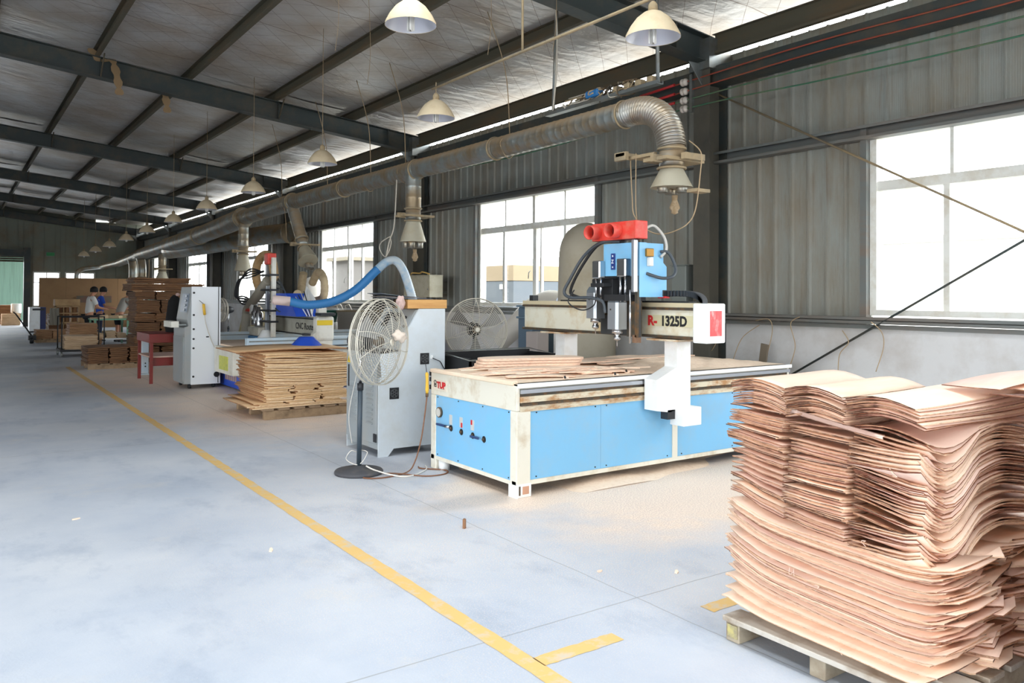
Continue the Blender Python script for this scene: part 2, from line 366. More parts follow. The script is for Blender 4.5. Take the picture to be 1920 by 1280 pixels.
# horizontal steel along the wall
def beam_y(name, x0, x1, z0, z1, m, ys=COLY, label=None, cprof=True):
    for i in range(len(ys)-1):
        y0, y1 = ys[i]+.01, ys[i+1]-.01; mb = MB()
        if cprof:
            mb.box(x1-.012, x1, y0, y1, z0, z1); mb.box(x0, x1-.012, y0, y1, z1-.01, z1); mb.box(x0, x1-.012, y0, y1, z0, z0+.01); mb.box(x0, x0+.01, y0, y1, z0+.01, z0+.03); mb.box(x0, x0+.01, y0, y1, z1-.03, z1-.01)
        else: mb.box(x0, x1, y0, y1, z0, z1)
        mb.build(name, m, kind='structure', label=label)
beam_y('trim_girt', WX-.17, WX-.035, 3.17, 3.31, M_girt)
beam_y('trim_upper_girt', WX-.30, WX-.04, 4.12, 4.32, M_steel, cprof=False)
beam_y('trim_sill_channel', WX-.15, WX-.03, 1.275, 1.345, M_girt)
beam_y('trim_sill_angle', WX-.11, WX-.065, 1.225, 1.268, M_girt, cprof=False)
# ---- columns and rafters (I sections)
def rz_top(x): return 5.454-.104*x if x > -3 else 5.454+.312-.104*0+(x+3)*.104
RDG = -3.0
for i, cy_ in enumerate(COLY):
    t = thing('column', 'dark steel I column between two windows of the wall', None, (WX-.2, cy_, 0), kind='structure')
    mb = MB(); mb.box(WX-.37, WX-.355, cy_-.12, cy_+.13, 0, 4.36); mb.build('flange', M_col, t)
    mb = MB(); mb.box(WX-.065, WX-.05, cy_-.12, cy_+.13, 0, 4.40); mb.build('flange', M_steel, t)
    mb = MB(); mb.box(WX-.355, WX-.065, cy_-.006, cy_+.006, 0, 4.36); mb.build('web', M_col, t)
    mb = MB(); mb.box(WX-.45, WX-.02, cy_-.2, cy_+.2, 0, .02); mb.build('base_plate', M_steel, t)
for i, cy_ in enumerate(COLY):
    t = thing('rafter', 'dark painted steel rafter crossing the hall under the roof', None, (0, cy_, 5), kind='structure')
    for (xa, xb, za, zb) in ((RDG, WX-.05, rz_top(RDG), rz_top(WX-.05)), (RDG, -11, rz_top(RDG), rz_top(-11))):
        D = .30
        mb = MB(); mb.prism([(xa, za-D), (xb, zb-D), (xb, zb), (xa, za)], 'y', cy_-.006, cy_+.006); mb.build('web', M_steel, t)
        mb = MB(); mb.prism([(xa, za-D-.012), (xb, zb-D-.012), (xb, zb-D), (xa, za-D)], 'y', cy_-.1, cy_+.1); mb.build('bottom_flange', M_steel, t)
        mb = MB(); mb.prism([(xa, za), (xb, zb), (xb, zb+.012), (xa, za+.012)], 'y', cy_-.1, cy_+.1); mb.build('top_flange', M_steel, t)
    for x in (1.9, 4.75, 6.9):
        z = rz_top(x); mb = MB(); mb.box(x-.005, x+.005, cy_-.09, cy_-.007, z-.295, z-.002); mb.build('stiffener', M_steel, t)
        if x > 6: continue
        mb = MB(); mb.tube([(x, cy_-.08, z-.3), (x+.02, cy_-.3, z+.02)], .012, 6); mb.build('fly_brace', M_dust_steel, t)
    mb = MB(); mb.prism([(WX-.6, 4.36), (WX-.36, 4.1), (WX-.36, 4.36)], 'y', cy_-.006, cy_+.006)   # haunch
    mb.box(WX-.42, WX-.02, cy_-.16, cy_+.16, rz_top(WX-.2)-.38, rz_top(WX-.2)-.02); mb.build('haunch', M_galv, t)
# ---- purlins
PX = [7.53, 6.2, 4.72, 3.27, 1.88, .5, -.9, -2.3, -3.9, -5.5, -7.1, -8.7, -10.3]
for x in PX:
    for i in range(len(COLY)-1):
        z = rz_top(x)+.014; y0, y1 = COLY[i], COLY[i+1]; mb = MB(); h = .17
        if x > 7: z = 4.455; h = .245; y0 += .12; y1 -= .12
        mb.box(x-.006, x+.006, y0+.003, y1-.003, z, z+h); mb.box(x-.06, x-.006, y0+.003, y1-.003, z+h-.008, z+h); mb.box(x-.06, x-.006, y0+.003, y1-.003, z, z+.008); mb.box(x-.06, x-.052, y0+.003, y1-.003, z+.008, z+.03)
        mb.build('beam_purlin', M_purlin, kind='structure')
# ---- roof lining: foil faced insulation sagging over wire mesh
def foil():
    m = bpy.data.materials.new('foil_insulation'); m.use_nodes = True; nt = m.node_tree; b = nt.nodes['Principled BSDF']
    g = node(nt, 'ShaderNodeNewGeometry'); pos = g.outputs['Position']
    def noise(scale, det, st):
        mp = node(nt, 'ShaderNodeMapping'); mp.inputs['Scale'].default_value = st; nt.links.new(pos, mp.inputs[0])
        n = node(nt, 'ShaderNodeTexNoise'); n.inputs['Scale'].default_value = scale; n.inputs['Detail'].default_value = det; nt.links.new(mp.outputs[0], n.inputs[0]); return n.outputs[0]
    def mth(op, a, bb=None):
        x = node(nt, 'ShaderNodeMath', operation=op)
        for s_, i in ((a, 0), (bb, 1)):
            if s_ is None: continue
            if isinstance(s_, (int, float)): x.inputs[i].default_value = s_
            else: nt.links.new(s_, x.inputs[i])
        return x.outputs[0]
    cr = node(nt, 'ShaderNodeValToRGB'); e = cr.color_ramp.elements; e[0].position = .38; e[0].color = srgb((214, 212, 210)); e[1].position = .78; e[1].color = srgb((182, 164, 144))
    nt.links.new(noise(1.2, 6, (1, 1, 1)), cr.inputs[0])
    sx = node(nt, 'ShaderNodeSeparateXYZ'); nt.links.new(pos, sx.inputs[0]); X, Y, Z = sx.outputs
    L = None
    for e_ in (mth('ADD', X, mth('MULTIPLY', Y, 1.0)), mth('SUBTRACT', X, mth('MULTIPLY', Y, 1.0))):
        k = mth('LESS_THAN', mth('FRACT', mth('DIVIDE', mth('ADD', e_, 100), .5)), .016); L = k if L is None else mth('MAXIMUM', L, k)
    L = mth('MAXIMUM', L, mth('LESS_THAN', mth('FRACT', mth('DIVIDE', mth('ADD', Y, 100.3), 1.25)), .012))
    mx = node(nt, 'ShaderNodeMix', data_type='RGBA'); nt.links.new(mth('MULTIPLY', L, .8), mx.inputs[0]); nt.links.new(cr.outputs[0], mx.inputs[6]); mx.inputs[7].default_value = srgb((110, 84, 64))
    nt.links.new(mx.outputs[2], b.inputs['Base Color']); b.inputs['Metallic'].default_value = .45; b.inputs['Roughness'].default_value = .42
    bp = node(nt, 'ShaderNodeBump'); bp.inputs['Strength'].default_value = .6; bp.inputs['Distance'].default_value = .05
    nt.links.new(mth('ADD', noise(2.2, 4, (.5, 2.6, 1)), mth('MULTIPLY', noise(9, 3, (1, 1, 1)), .3)), bp.inputs['Height']); nt.links.new(bp.outputs[0], b.inputs['Normal'])
    return m
M_foil = foil()
ceil = thing('ceiling', 'grey foil insulation sheets sagging between roof purlins', None, (0, 0, 5), kind='structure')
PXs = [8.2]+PX+[-11]
for j in range(len(PXs)-1):
    x1, x0 = PXs[j], PXs[j+1]
    for i in range(len(COLY)-1):
        if i < 2 and ((x1 < -.5 and x0 > -2.4) or (x1 < 3.3 and x0 > 1.8)): continue
        y0, y1 = COLY[i], COLY[i+1]; mb = MB(); nx, ny = 6, 14; vs = []; fs = []
        for a in range(ny+1):
            for c in range(nx+1):
                tx = c/nx; ty = a/ny; x = x0+(x1-x0)*tx; yy = y0+(y1-y0)*ty
                sag = .05*4*tx*(1-tx)*(.55+.45*math.sin(ty*6*math.pi+j*1.7+i)) if 0 < j < len(PXs)-2 else 0
                vs.append((x, yy, rz_top(x)+(.19 if x < 7 else .22)-sag))
        for a in range(ny):
            for c in range(nx):
                q = a*(nx+1)+c; fs.append((q, q+1, q+nx+2, q+nx+1))
        mb.add(vs, fs, True); mb.build('lining_panel', M_foil, ceil, fix=False)
for (xa, xb, ya, yb) in ((-.9, 1.9, -8.5, 52), (3.25, 8.3, -8.5, 52), (1.9, 3.25, 6.6, 52), (RDG, -.9, 6.6, 52), (RDG, -2.3, -8.5, 6.6), (-3.9, RDG, -8.5, 52), (-11.2, -3.9, -8.5, 52)):
    mb = MB(); mb.prism([(xa, rz_top(xa)+.3), (xb, rz_top(xb)+.3), (xb, rz_top(xb)+.34), (xa, rz_top(xa)+.34)], 'y', ya, yb); mb.build('roof', M_out, kind='structure')
for k in range(5):
    for xa, xb in ((-.92, -2.28), (3.24, 1.91)):
        mb = MB(); ya = -8.4+k*3.0; mb.prism([(xa, rz_top(xa)+.31), (xb, rz_top(xb)+.31), (xb, rz_top(xb)+.318), (xa, rz_top(xa)+.318)], 'y', ya, ya+2.98); mb.build('unseen_roof_light_sheet', M_glass, kind='structure')  # glazing of the unseen roof strips added for light from above
# ---- end wall
M_endclad = mat('far_cladding', (120, 124, 112), .6, dirt=(120, 96, 70), damt=.7, dscale=1.1, coord='World')
ew = thing('wall_end', 'dim ribbed cladding closing the far end of the hall', None, (4, 42.9, 0), kind='structure')
def epan(x0, x1, z0, z1):
    x = x0
    while x < x1-.01:
        xe = min(x+.45, x1); mb = MB(); mb.box(x, xe, 42.9, 42.93, z0, z1); mb.box(x, x+.04, 42.87, 42.9, z0, z1); mb.build('cladding_panel', M_endclad, ew); x = xe
epan(2.95, 3.09, 0, 5.5); epan(2.72, 2.95, 3.6, 5.5); epan(3.09, 4.2, 2.52, 5.35); epan(4.2, 4.4, 0, 5.3); epan(4.4, 5.66, 2.52, 5.2); epan(5.66, 7.8, 0, 4.95); epan(3.09, 4.2, 0, .9); epan(4.4, 5.66, 0, .9)
epan(-11, -2.0, 0, 5.4); epan(-2.0, 2.72, 3.46, 5.75)
mb = MB(); mb.box(2.72, 2.98, 42.6, 42.9, 0, 3.6); mb.build('door_jamb', M_steel, ew)
mb = MB(); mb.box(-2.0, 2.72, 42.62, 42.9, 3.2, 3.5); mb.build('door_head', M_steel, ew)
for k in range(5): mb = MB(); mb.box(-2.0, 2.72, 42.94, 42.97, 2.95+k*.1, 3.035+k*.1); mb.build('shutter_slat', M_dust_steel, ew)
for k, (a, b) in enumerate(((3.09, 4.2), (4.4, 5.66))):
    t = thing('window_%d' % (10+k), 'end wall window mostly hidden behind a brown board', None, (a, 42.9, .9), kind='structure')
    mb = MB(); mb.box(a, a+.06, 42.88, 42.95, .9, 2.52); mb.box(b-.06, b, 42.88, 42.95, .9, 2.52); mb.box(a+.06, b-.06, 42.88, 42.95, 2.46, 2.52); mb.box(a+.06, b-.06, 42.88, 42.95, .9, .96); mb.build('frame', M_white_frame, t)
    mb = MB(); mb.box((a+b)/2-.02, (a+b)/2+.02, 42.89, 42.93, .96, 2.46); mb.box(a+.06, (a+b)/2-.02, 42.89, 42.93, 2.0, 2.04); mb.box((a+b)/2+.02, b-.06, 42.89, 42.93, 2.0, 2.04); mb.build('mullion', M_white_frame, t)
    for u0, u1 in ((a+.06, (a+b)/2-.02), ((a+b)/2+.02, b-.06)):
        for z0, z1 in ((.96, 2.0), (2.04, 2.46)): mb = MB(); mb.box(u0, u1, 42.92, 42.925, z0, z1); mb.build('pane', M_glass, t)
# next bay beyond the doorway
mb = MB(); mb.box(1.9, 3.7, 51.8, 52, 0, 5); 
mb.build('wall_beyond', mat('green_cladding', (96, 124, 108), .6, dirt=(70, 92, 80), damt=.6, dscale=2, stretch=(6, 1, .3), coord='World'), kind='structure')
# left side and rear: mostly open, posts and a spandrel
mb = MB(); mb.box(-11.2, -11, -8.5, 52, 3.7, 4.9); mb.box(-11.2, -11, 9, 52, 0, 3.7); mb.build('wall_left', M_endclad, kind='structure')
mb = MB(); mb.box(-11, WX, -8.7, -8.5, 3.8, 5.9); mb.box(-11.2, -2.5, -8.7, -8.5, 0, 3.8); mb.box(6.5, 7.8, -8.7, -8.5, 0, 3.8); mb.build('wall_rear', M_endclad, kind='structure')
# outside buildings seen through the panes
t = thing('building', 'pale building across the yard, seen through the second window', 'building', (26, 20, 0))
mb = MB(); mb.box(24, 30, 6, 46, -.14, 3.2); mb.build('wall', M_out, t)
mb = MB(); mb.box(23.9, 30.2, 5.8, 46.2, 3.2, 3.4); mb.build('roof', mat('grey_roof', (150, 150, 150)), t)

t = thing('parked_trailer', 'grey and tan trailer parked outside, in the lower left pane of the second window', 'trailer', (14, 19.9, 0))
mb = MB(); mb.box(13, 15, 18.45, 21.4, .5, 1.95); mb.build('body', mat('trailer_grey', (82, 88, 94), .6), t)
mb = MB(); mb.box(12.98, 15.02, 18.43, 21.42, 1.96, 2.40); mb.build('tan_band', mat('trailer_tan', (128, 112, 88), .7), t)
mb = MB(); mb.box(12.97, 12.99, 18.75, 19.1, 1.72, 1.86); mb.build('plate', M_white_frame, t)
for y in (19.0, 20.9): mb = MB(); mb.lathe((13.05, y, .3), [(.43, 0), (.44, .05), (.44, .2), (.43, .25)], (1, 0, 0), 24); mb.build('wheel', mat('trailer_tyre', (24, 24, 24), .8), t)
t = thing('outbuilding', 'narrow grey outbuilding seen through the left pane of the third window', 'building', (14, 30.6, 0))
mb = MB(); mb.box(13, 16, 29.8, 31.6, -.14, 2.9); mb.build('wall', mat('outbuilding_grey', (96, 92, 88), .8), t); mb = MB(); mb.box(12.8, 16.2, 29.6, 31.8, 2.9, 3.05); mb.build('roof', mat('outbuilding_roof', (120, 112, 96), .8), t)
# ================================================================== NEAR ROUTER TABLE
M_cream = mat('cream_enamel', (226, 222, 208), .45, dirt=(186, 164, 128), damt=.7, dscale=5, dthr=(.5, .72), coord='World')
M_whitep = mat('white_enamel', (236, 238, 238), .4, dirt=(206, 196, 180), damt=.4, dscale=5, coord='World')
M_blue = mat('pale_blue_panel', (126, 188, 228), .5, dirt=(140, 184, 214), damt=.8, dscale=3.5, bump=.05, coord='World')
M_dark = mat('dark_plastic', (34, 36, 40), .5)
M_black = mat('black_rubber', (26, 27, 30), .6)
M_chrome = mat('bright_steel', (196, 198, 202), .22, 1.0)
M_alu = mat('machined_aluminium', (188, 192, 198), .35, .85)
M_grime = mat('greasy_steel', (82, 76, 66), .5, .5, dirt=(130, 92, 54), damt=.8, dscale=14, coord='World')
M_rust = mat('rust_streaked_enamel', (214, 204, 180), .55, dirt=(168, 116, 60), damt=.9, dscale=6, stretch=(1, 1, 3), dthr=(.42, .62), coord='World')
M_red = mat('red_print', (204, 40, 44), .5)
M_redbox = mat('red_plastic', (214, 64, 52), .45, dirt=(200, 130, 110), damt=.5, dscale=12, coord='World')
M_blk_print = mat('black_print', (28, 28, 30), .5)
M_mdf = mat('worn_spoilboard', (238, 214, 188), .85, dirt=(246, 226, 204), damt=.9, dscale=5, bump=.3, bscale=60, coord='World')
M_saw = mat('sawdust', (248, 224, 200), .95, dirt=(234, 204, 176), damt=.9, dscale=26, bump=.9, bscale=110, coord='World')
M_ply = mat('plywood_face', (246, 222, 200), .7, dirt=(230, 196, 168), damt=.7, dscale=2.0, stretch=(1, 9, 9), var=.1)
M_plyedge = mat('veneer_edge', (244, 214, 190), .8, dirt=(206, 152, 124), damt=.9, dscale=9, stretch=(3, 3, 30), var=.15)
x0, x1, y0, y1 = 3.54, 6.89, 4.97, 6.30
rt = thing('router_table', 'large blue and white router machine with a gantry over its table', 'machine', (x0, y0, 0))
mb = MB()
mb.bbox(x0, x0+.134, y0, y0+.09, 0, .66, .008); mb.bbox(x0, x0+.10, y1-.09, y1, 0, .66, .008); mb.bbox(x1-.10, x1, y0, y0+.09, 0, .66, .008); mb.bbox(x1-.10, x1, y1-.09, y1, 0, .66, .008)
mb.box(x0, x1, y0+.005, y0+.06, .09, .125); mb.box(x0+.005, x0+.06, y0+.09, y1-.09, .09, .125); mb.box(x0, x1, y1-.06, y1, .09, .125)
mb.box(5.235, 5.295, y0+.003, y0+.05, .125, .66)
mb.build('frame', M_cream, rt)
mb = MB(); mb.bbox(x0+.0, x0+.14, y0-.004, y0+.02, .0, .105, .006); mb.build('foot_plate', M_whitep, rt)
mb = MB(); mb.box(x0+.055, x0+.115, y0-.006, y0-.002, .025, .085); mb.mi(1).box(x0+.02, x0+.035, y0-.006, y0-.0045, .02, .09); mb.build('foot_recess', [mat('foot_inside', (196, 150, 124), .8), M_grime], rt)
mb = MB(); mb.prism([(x0-.004, y0-.006), (x0+.01, y0-.006), (x0+.01, y0+.1), (x0-.004, y0+.1)], 'z', 0, .1); mb.build('foot_plate', M_whitep, rt)
# end panel towards the aisle and side panels
def screws(pts, ax, parent):
    for p in pts:
        d = {'x': (-.004, 0, 0), 'y': (0, -.004, 0)}[ax]; mb = MB(); mb.cyl(p, Vector(p)+Vector(d), .006, 8); mb.build('screw', M_black, parent)
mb = MB(); mb.bbox(x0+.004, x0+.012, y0+.085, y1-.085, .122, .66, .002); pn = mb.build('end_panel', M_blue, rt)
screws([(x0+.004, y, z) for y in (5.08, 5.45, 5.83, 6.18) for z in (.14, .645)], 'x', pn)
for a, b in ((3.675, 4.398), (4.400, 5.235), (5.295, 6.1), (6.102, 6.79)):
    mb = MB(); mb.bbox(a, b, y0+.012, y0+.022, .125, .66, .002); pn = mb.build('side_panel', M_blue, rt)
    screws([(x, y0+.012, z) for x in (a+.06, b-.06) for z in (.145, .64)], 'y', pn)
mb = MB(); mb.box(x0+.02, x1-.02, y0+.03, y1-.02, .1, .65); mb.build('inner_body', M_dark, rt)
mb = MB(); mb.bbox(x0, x0+.03, y0, y1, .66, .855, .006); mb.build('end_beam', M_cream, rt)
mb = MB(); mb.bbox(x1-.03, x1, y0, y1, .66, .855, .006); mb.build('end_beam', M_cream, rt)
mb = MB(); mb.box(x0+.03, x1-.03, y0+.03, y1-.03, .65, .855); mb.build('bed_body', M_cream, rt)
mb = MB(); mb.box(x0+.03, x1, y0-.001, y0+.03, .655, .70); mb.build('side_beam', M_rust, rt)
mb = MB(); mb.box(x0+.035, x1, y0-.012, y0+.03, .70, .718); mb.box(x0+.035, x1, y0-.004, y0+.03, .718, .722); mb.build('linear_rail', M_grime, rt)
for k in range(18):
    mb = MB(); mb.cyl((x0+.2+k*.18, y0-.013, .709), (x0+.2+k*.18, y0-.0125, .709), .005, 8); mb.build('rail_screw', M_black, rt)
mb = MB(); mb.bbox(x0+.03, x1, y0-.012, y0+.03, .724, .772, .005); mb.build('side_beam', M_rust, rt)
mb = MB(); mb.box(x0+.035, x1-.03, y0+.004, y0+.03, .772, .795); mb.build('rack_slot', M_grime, rt)
mb = MB(); mb.box(x0+.03, x1, y0-.012, y0+.03, .795, .825); mb.build('rack_cover', M_alu, rt)
mb = MB(); mb.bbox(x0+.005, x1+.02, y0-.02, y0+.05, .838, .872, .004); mb.build('edge_rail', M_whitep, rt)
mb = MB(); mb.box(x0+.005, x1, y0+.0, y1, .855, .872); mb.build('spoilboard', M_mdf, rt)
mb = MB(); mb.bbox(x0-.012, x0+.05, y0+.05, y1, .856, .888, .005); mb.build('edge_board', M_mdf, rt)
mb = MB(); mb.bbox(x0-.004, x0, 6.02, 6.27, .705, .80, .0015); pl = mb.build('name_plate', mat('plate_cream', (226, 214, 196), .5), rt, label='cream maker plate with red letters')
text_mesh('lettering', 'TUP', .072, M_red, pl, (x0-.0045, 6.185, .730), (0, -1, 0), (0, 0, 1), .0008, .005, sx=1.1)
mb = MB()
for a, b, c, d in ((6.235, 6.195, .732, .738), (6.235, 6.228, .732, .775), (6.202, 6.195, .732, .785), (6.222, 6.21, .745, .765)): mb.box(x0-.006, x0-.004, a, b, c, d)
mb.prism([(6.245, .778), (6.22, .795), (6.195, .785), (6.2, .779), (6.22, .788), (6.24, .774)], 'x', x0-.006, x0-.004)
mb.build('emblem', M_blk_print, pl)
mb = MB(); mb.box(x0-.005, x0-.004, 6.05, 6.16, .722, .724); mb.build('rule_line', M_blk_print, pl)
# gauge and valves
mb = MB(); mb.lathe((x0+.004, 6.14, .515), [(.045, 0), (.046, .018), (.040, .022), (.036, .02)], (-1, 0, 0), 28); g_ = mb.build('pressure_gauge', M_grime, rt)
mb = MB(); mb.cyl((x0-.015, 6.14, .515), (x0-.017, 6.14, .515), .037, 28); mb.build('dial', mat('dial_face', (206, 204, 196), .3), g_)
for i, (yy, zz) in enumerate(((5.95, .40), (5.78, .392), (5.60, .388), (5.43, .382))):
    mb = MB(); mb.cyl((x0+.004, yy, zz), (x0+.001, yy, zz), .027, 20); mb.mi(1).cyl((x0+.002, yy, zz), (x0-.012, yy, zz), .012, 10); vv = mb.build('valve', [M_black, M_grime], rt)
    if i == 0: mb = MB(); mb.tube([(x0-.012, yy, zz+.01), (x0-.03, yy+.05, zz+.012)], .012, 8); mb.mi(1).bbox(x0-.036, x0-.024, yy+.04, yy+.2, zz+.004, zz+.024, .004); mb.build('handle', [M_chrome, mat('blue_grip', (40, 66, 110), .5)], vv)
    if i == 2: mb = MB(); mb.bbox(x0-.03, x0-.018, yy-.13, yy+.0, zz-.012, zz+.008, .004); mb.build('handle', [mat('blue_grip', (40, 66, 110), .5)], vv)
for i, (yy, top) in enumerate(((5.955, None), (5.785, 'b'), (5.605, 't'))):
    mb = MB(); mb.box(x0+.001, x0+.004, yy-.024, yy+.024, .43, .515); st = mb.build('sticker', mat('sticker_grey', (196, 198, 196), .5), rt)
    if top: mb = MB(); z_ = .43 if top == 'b' else .475; ya = yy-.024 if top == 'b' else yy; mb.box(x0-.0005, x0+.001, ya, ya+.024, z_, z_+.04); mb.build('red_patch', M_red, st)
# left side clips seen past the corner
for z in (.79, .72, .84): mb = MB(); mb.bbox(x0-.0, x0+.05, y1, y1+.035, z-.02, z+.02, .004); mb.build('cable_clip', M_dark, rt)
mb = MB(); mb.cyl((x0+.06, y1-.14, .0), (x0+.06, y1-.14, .09), .05, 20); mb.build('levelling_foot', M_whitep, rt)
# gantry: two legs, beam, end caps
def leg(ya, yb):
    mb = MB(); mb.prism([(4.86, .583), (4.86, .842), (5.10, .94), (5.10, 1.17), (5.27, 1.17), (5.27, .575), (5.08, .575), (5.02, .56)], 'y', ya, yb)
    l = mb.build('gantry_leg', M_whitep, rt)
    mb = MB(); mb.box(4.98, 5.33, ya-.12, yb+.10, 1.165, 1.182); mb.build('cap_plate', M_rust, l); return l
leg(4.80, 4.945); leg(6.335, 6.48)
mb = MB(); mb.bbox(5.08, 5.30, 4.70, 4.86, .445, .60, .006); mb.build('gearbox_cover', M_whitep, rt)
mb = MB(); mb.box(4.99, 5.08, 4.80, 4.88, .50, .58); mb.build('drive_motor', M_dark, rt)
mb = MB(); mb.bbox(5.01, 5.20, 4.52, 6.90, 1.212, 1.455, .005); mb.build('gantry_beam', M_rust if False else mat('stained_beam_enamel', (216, 212, 194), .5, dirt=(190, 160, 104), damt=.8, dscale=2.6, dthr=(.46, .64), coord='World'), rt)
for z0, z1, m in ((1.19, 1.212, M_grime), (1.43, 1.452, M_grime), (1.455, 1.492, mat('dusty_beam_top', (196, 182, 150), .8))):
    mb = MB(); mb.box(4.995 if m == M_grime else 5.0, 5.20, 4.50, 6.92, z0, z1); mb.build('beam_rail', m, rt)
mb = MB(); mb.box(5.02, 5.12, 4.60, 6.3, 1.492, 1.506); mb.build('dust_strip', M_black, rt)
mb = MB(); mb.box(5.03, 5.10, 6.78, 6.84, 1.492, 1.55); mb.build('end_stop', M_dark, rt)
mb = MB(); mb.bbox(4.985, 5.215, 4.37, 4.52, 1.165, 1.49, .012); ec = mb.build('beam_end_cap', M_whitep, rt)
mb = MB(); mb.bbox(5.025, 5.165, 4.366, 4.371, 1.225, 1.43, .002); mb.build('red_label', mat('scuffed_red_label', (232, 84, 84), .5, dirt=(240, 190, 186), damt=.8, dscale=18, stretch=(1, 1, .3), dthr=(.55, .7), coord='World'), ec)
mb = MB(); mb.box(5.006, 5.011, 4.53, 5.06, 1.29, 1.385); np_ = mb.build('model_label', mat('label_cream', (204, 196, 160), .5), rt)
text_mesh('lettering', 'R-', .115, M_red, np_, (5.005, 5.055, 1.298), (0, -1, 0), (0, 0, 1), .0008, .005, label='red letters', sx=1.05)
text_mesh('lettering', '1325D', .115, M_blk_print, np_, (5.005, 4.90, 1.298), (0, -1, 0), (0, 0, 1), .0008, .005, sx=.95)
# carriage, housing and two spindles
mb = MB(); mb.bbox(4.90, 5.0, 5.12, 5.56, 1.20, 1.74, .006); mb.build('carriage_plate', mat('dark_casting', (64, 66, 68), .5, .3), rt)
mb = MB(); mb.prism([(4.72, 1.54), (4.72, 2.0), (4.80, 2.0), (5.04, 1.80), (5.04, 1.54)], 'y', 4.865, 4.90); mb.build('housing_plate', M_blue, rt)
mb = MB(); mb.prism([(4.70, 4.96), (4.76, 4.905), (5.04, 4.905), (5.04, 5.34), (4.74, 5.34), (4.70, 5.29)], 'z', 1.72, 2.0); hs = mb.build('housing', M_blue, rt)
mb = MB(); mb.bbox(4.690, 4.70, 5.14, 5.19, 1.775, 1.915, .002); lb = mb.build('blue_label', mat('navy_label', (30, 52, 120), .4), hs)
text_mesh('lettering', 'Z', .045, mat('white_print', (230, 232, 236)), lb, (4.689, 5.182, 1.83), (0, -1, 0), (0, 0, 1), .0005, .001)
mb = MB(); mb.box(4.688, 4.6905, 5.158, 5.172, 1.885, 1.90); mb.box(4.688, 4.6905, 5.158, 5.172, 1.79, 1.803); mb.build('mark', mat('white_print', (230, 232, 236)), lb)
mb = MB(); mb.bbox(4.68, 4.82, 4.87, 5.43, 2.03, 2.185, .008); rb = mb.build('dust_head', M_redbox, rt, label='red suction head with two open tubes')
for yy in (5.36, 5.10):
    a = Vector((4.69, yy, 2.108)); d = Vector((-.9, -.12, -.05)); 
    mb = MB(); mb.lathe(a, [(.062, 0), (.062, .12), (.056, .12), (.056, .005)], d, 24, caps=False); mb.mi(1).cyl(a+d.normalized()*.004, a+d.normalized()*.012, .0565, 20); mb.build('inlet_tube', [M_redbox, mat('dark_red', (120, 26, 24), .6)], rb)
for k in range(3): mb = MB(); mb.cyl((4.705+.045*k, 4.90, 2.0), (4.705+.045*k, 4.90, 2.035), .009, 8); mb.build('bolt', M_grime, rb)
for a, b, za, zb, m in ((5.37, 5.27, 1.70, 1.855, M_chrome), (5.055, 4.945, 1.71, 1.865, M_chrome)):
    mb = MB(); mb.bbox(4.63, 4.70, b, a, za, zb, .01); mb.build('air_cylinder', m, rt)
for yy in (5.35, 5.29, 5.04, 4.98): mb = MB(); mb.cyl((4.665, yy, 1.50), (4.665, yy, 1.72), .011, 8); mb.build('cylinder_rod', M_chrome, rt)
mb = MB(); mb.bbox(4.66, 4.70, 4.865, 4.905, 1.58, 2.02, .006); mb.build('guide_column', M_alu, rt)
mb = MB(); mb.box(4.70, 4.72, 4.87, 4.90, 1.2, 1.6); mb.build('slide_rail', M_grime, rt)
mb = MB(); mb.cyl((4.675, 4.93, 1.15), (4.675, 4.93, 1.60), .009, 8); mb.build('guide_rod', M_chrome, rt)
mb = MB(); mb.bbox(4.705, 4.75, 4.875, 4.91, 1.20, 1.72, .004); mb.build('guide_block', mat('dark_casting', (64, 66, 68), .5, .3), rt)
mb = MB(); mb.box(4.70, 4.76, 4.885, 4.93, 1.155, 1.22); mb.build('copper_bracket', mat('copper_bracket', (126, 96, 74), .6), rt)
mb = MB(); mb.bbox(4.74, 4.90, 5.22, 5.50, 1.50, 1.70, .01); mb.build('slide_block', M_black, rt)
mb = MB(); mb.bbox(4.64, 4.76, 5.23, 5.40, 1.625, 1.66, .005); mb.build('slide_block', M_black, rt)
mb = MB(); mb.bbox(4.62, 4.86, 4.93, 5.20, 1.505, 1.56, .005); mb.build('slide_block', M_black, rt)
mb = MB(); mb.box(4.76, 4.90, 5.02, 5.06, 1.2, 1.51); mb.build('mount_plate', M_grime, rt)
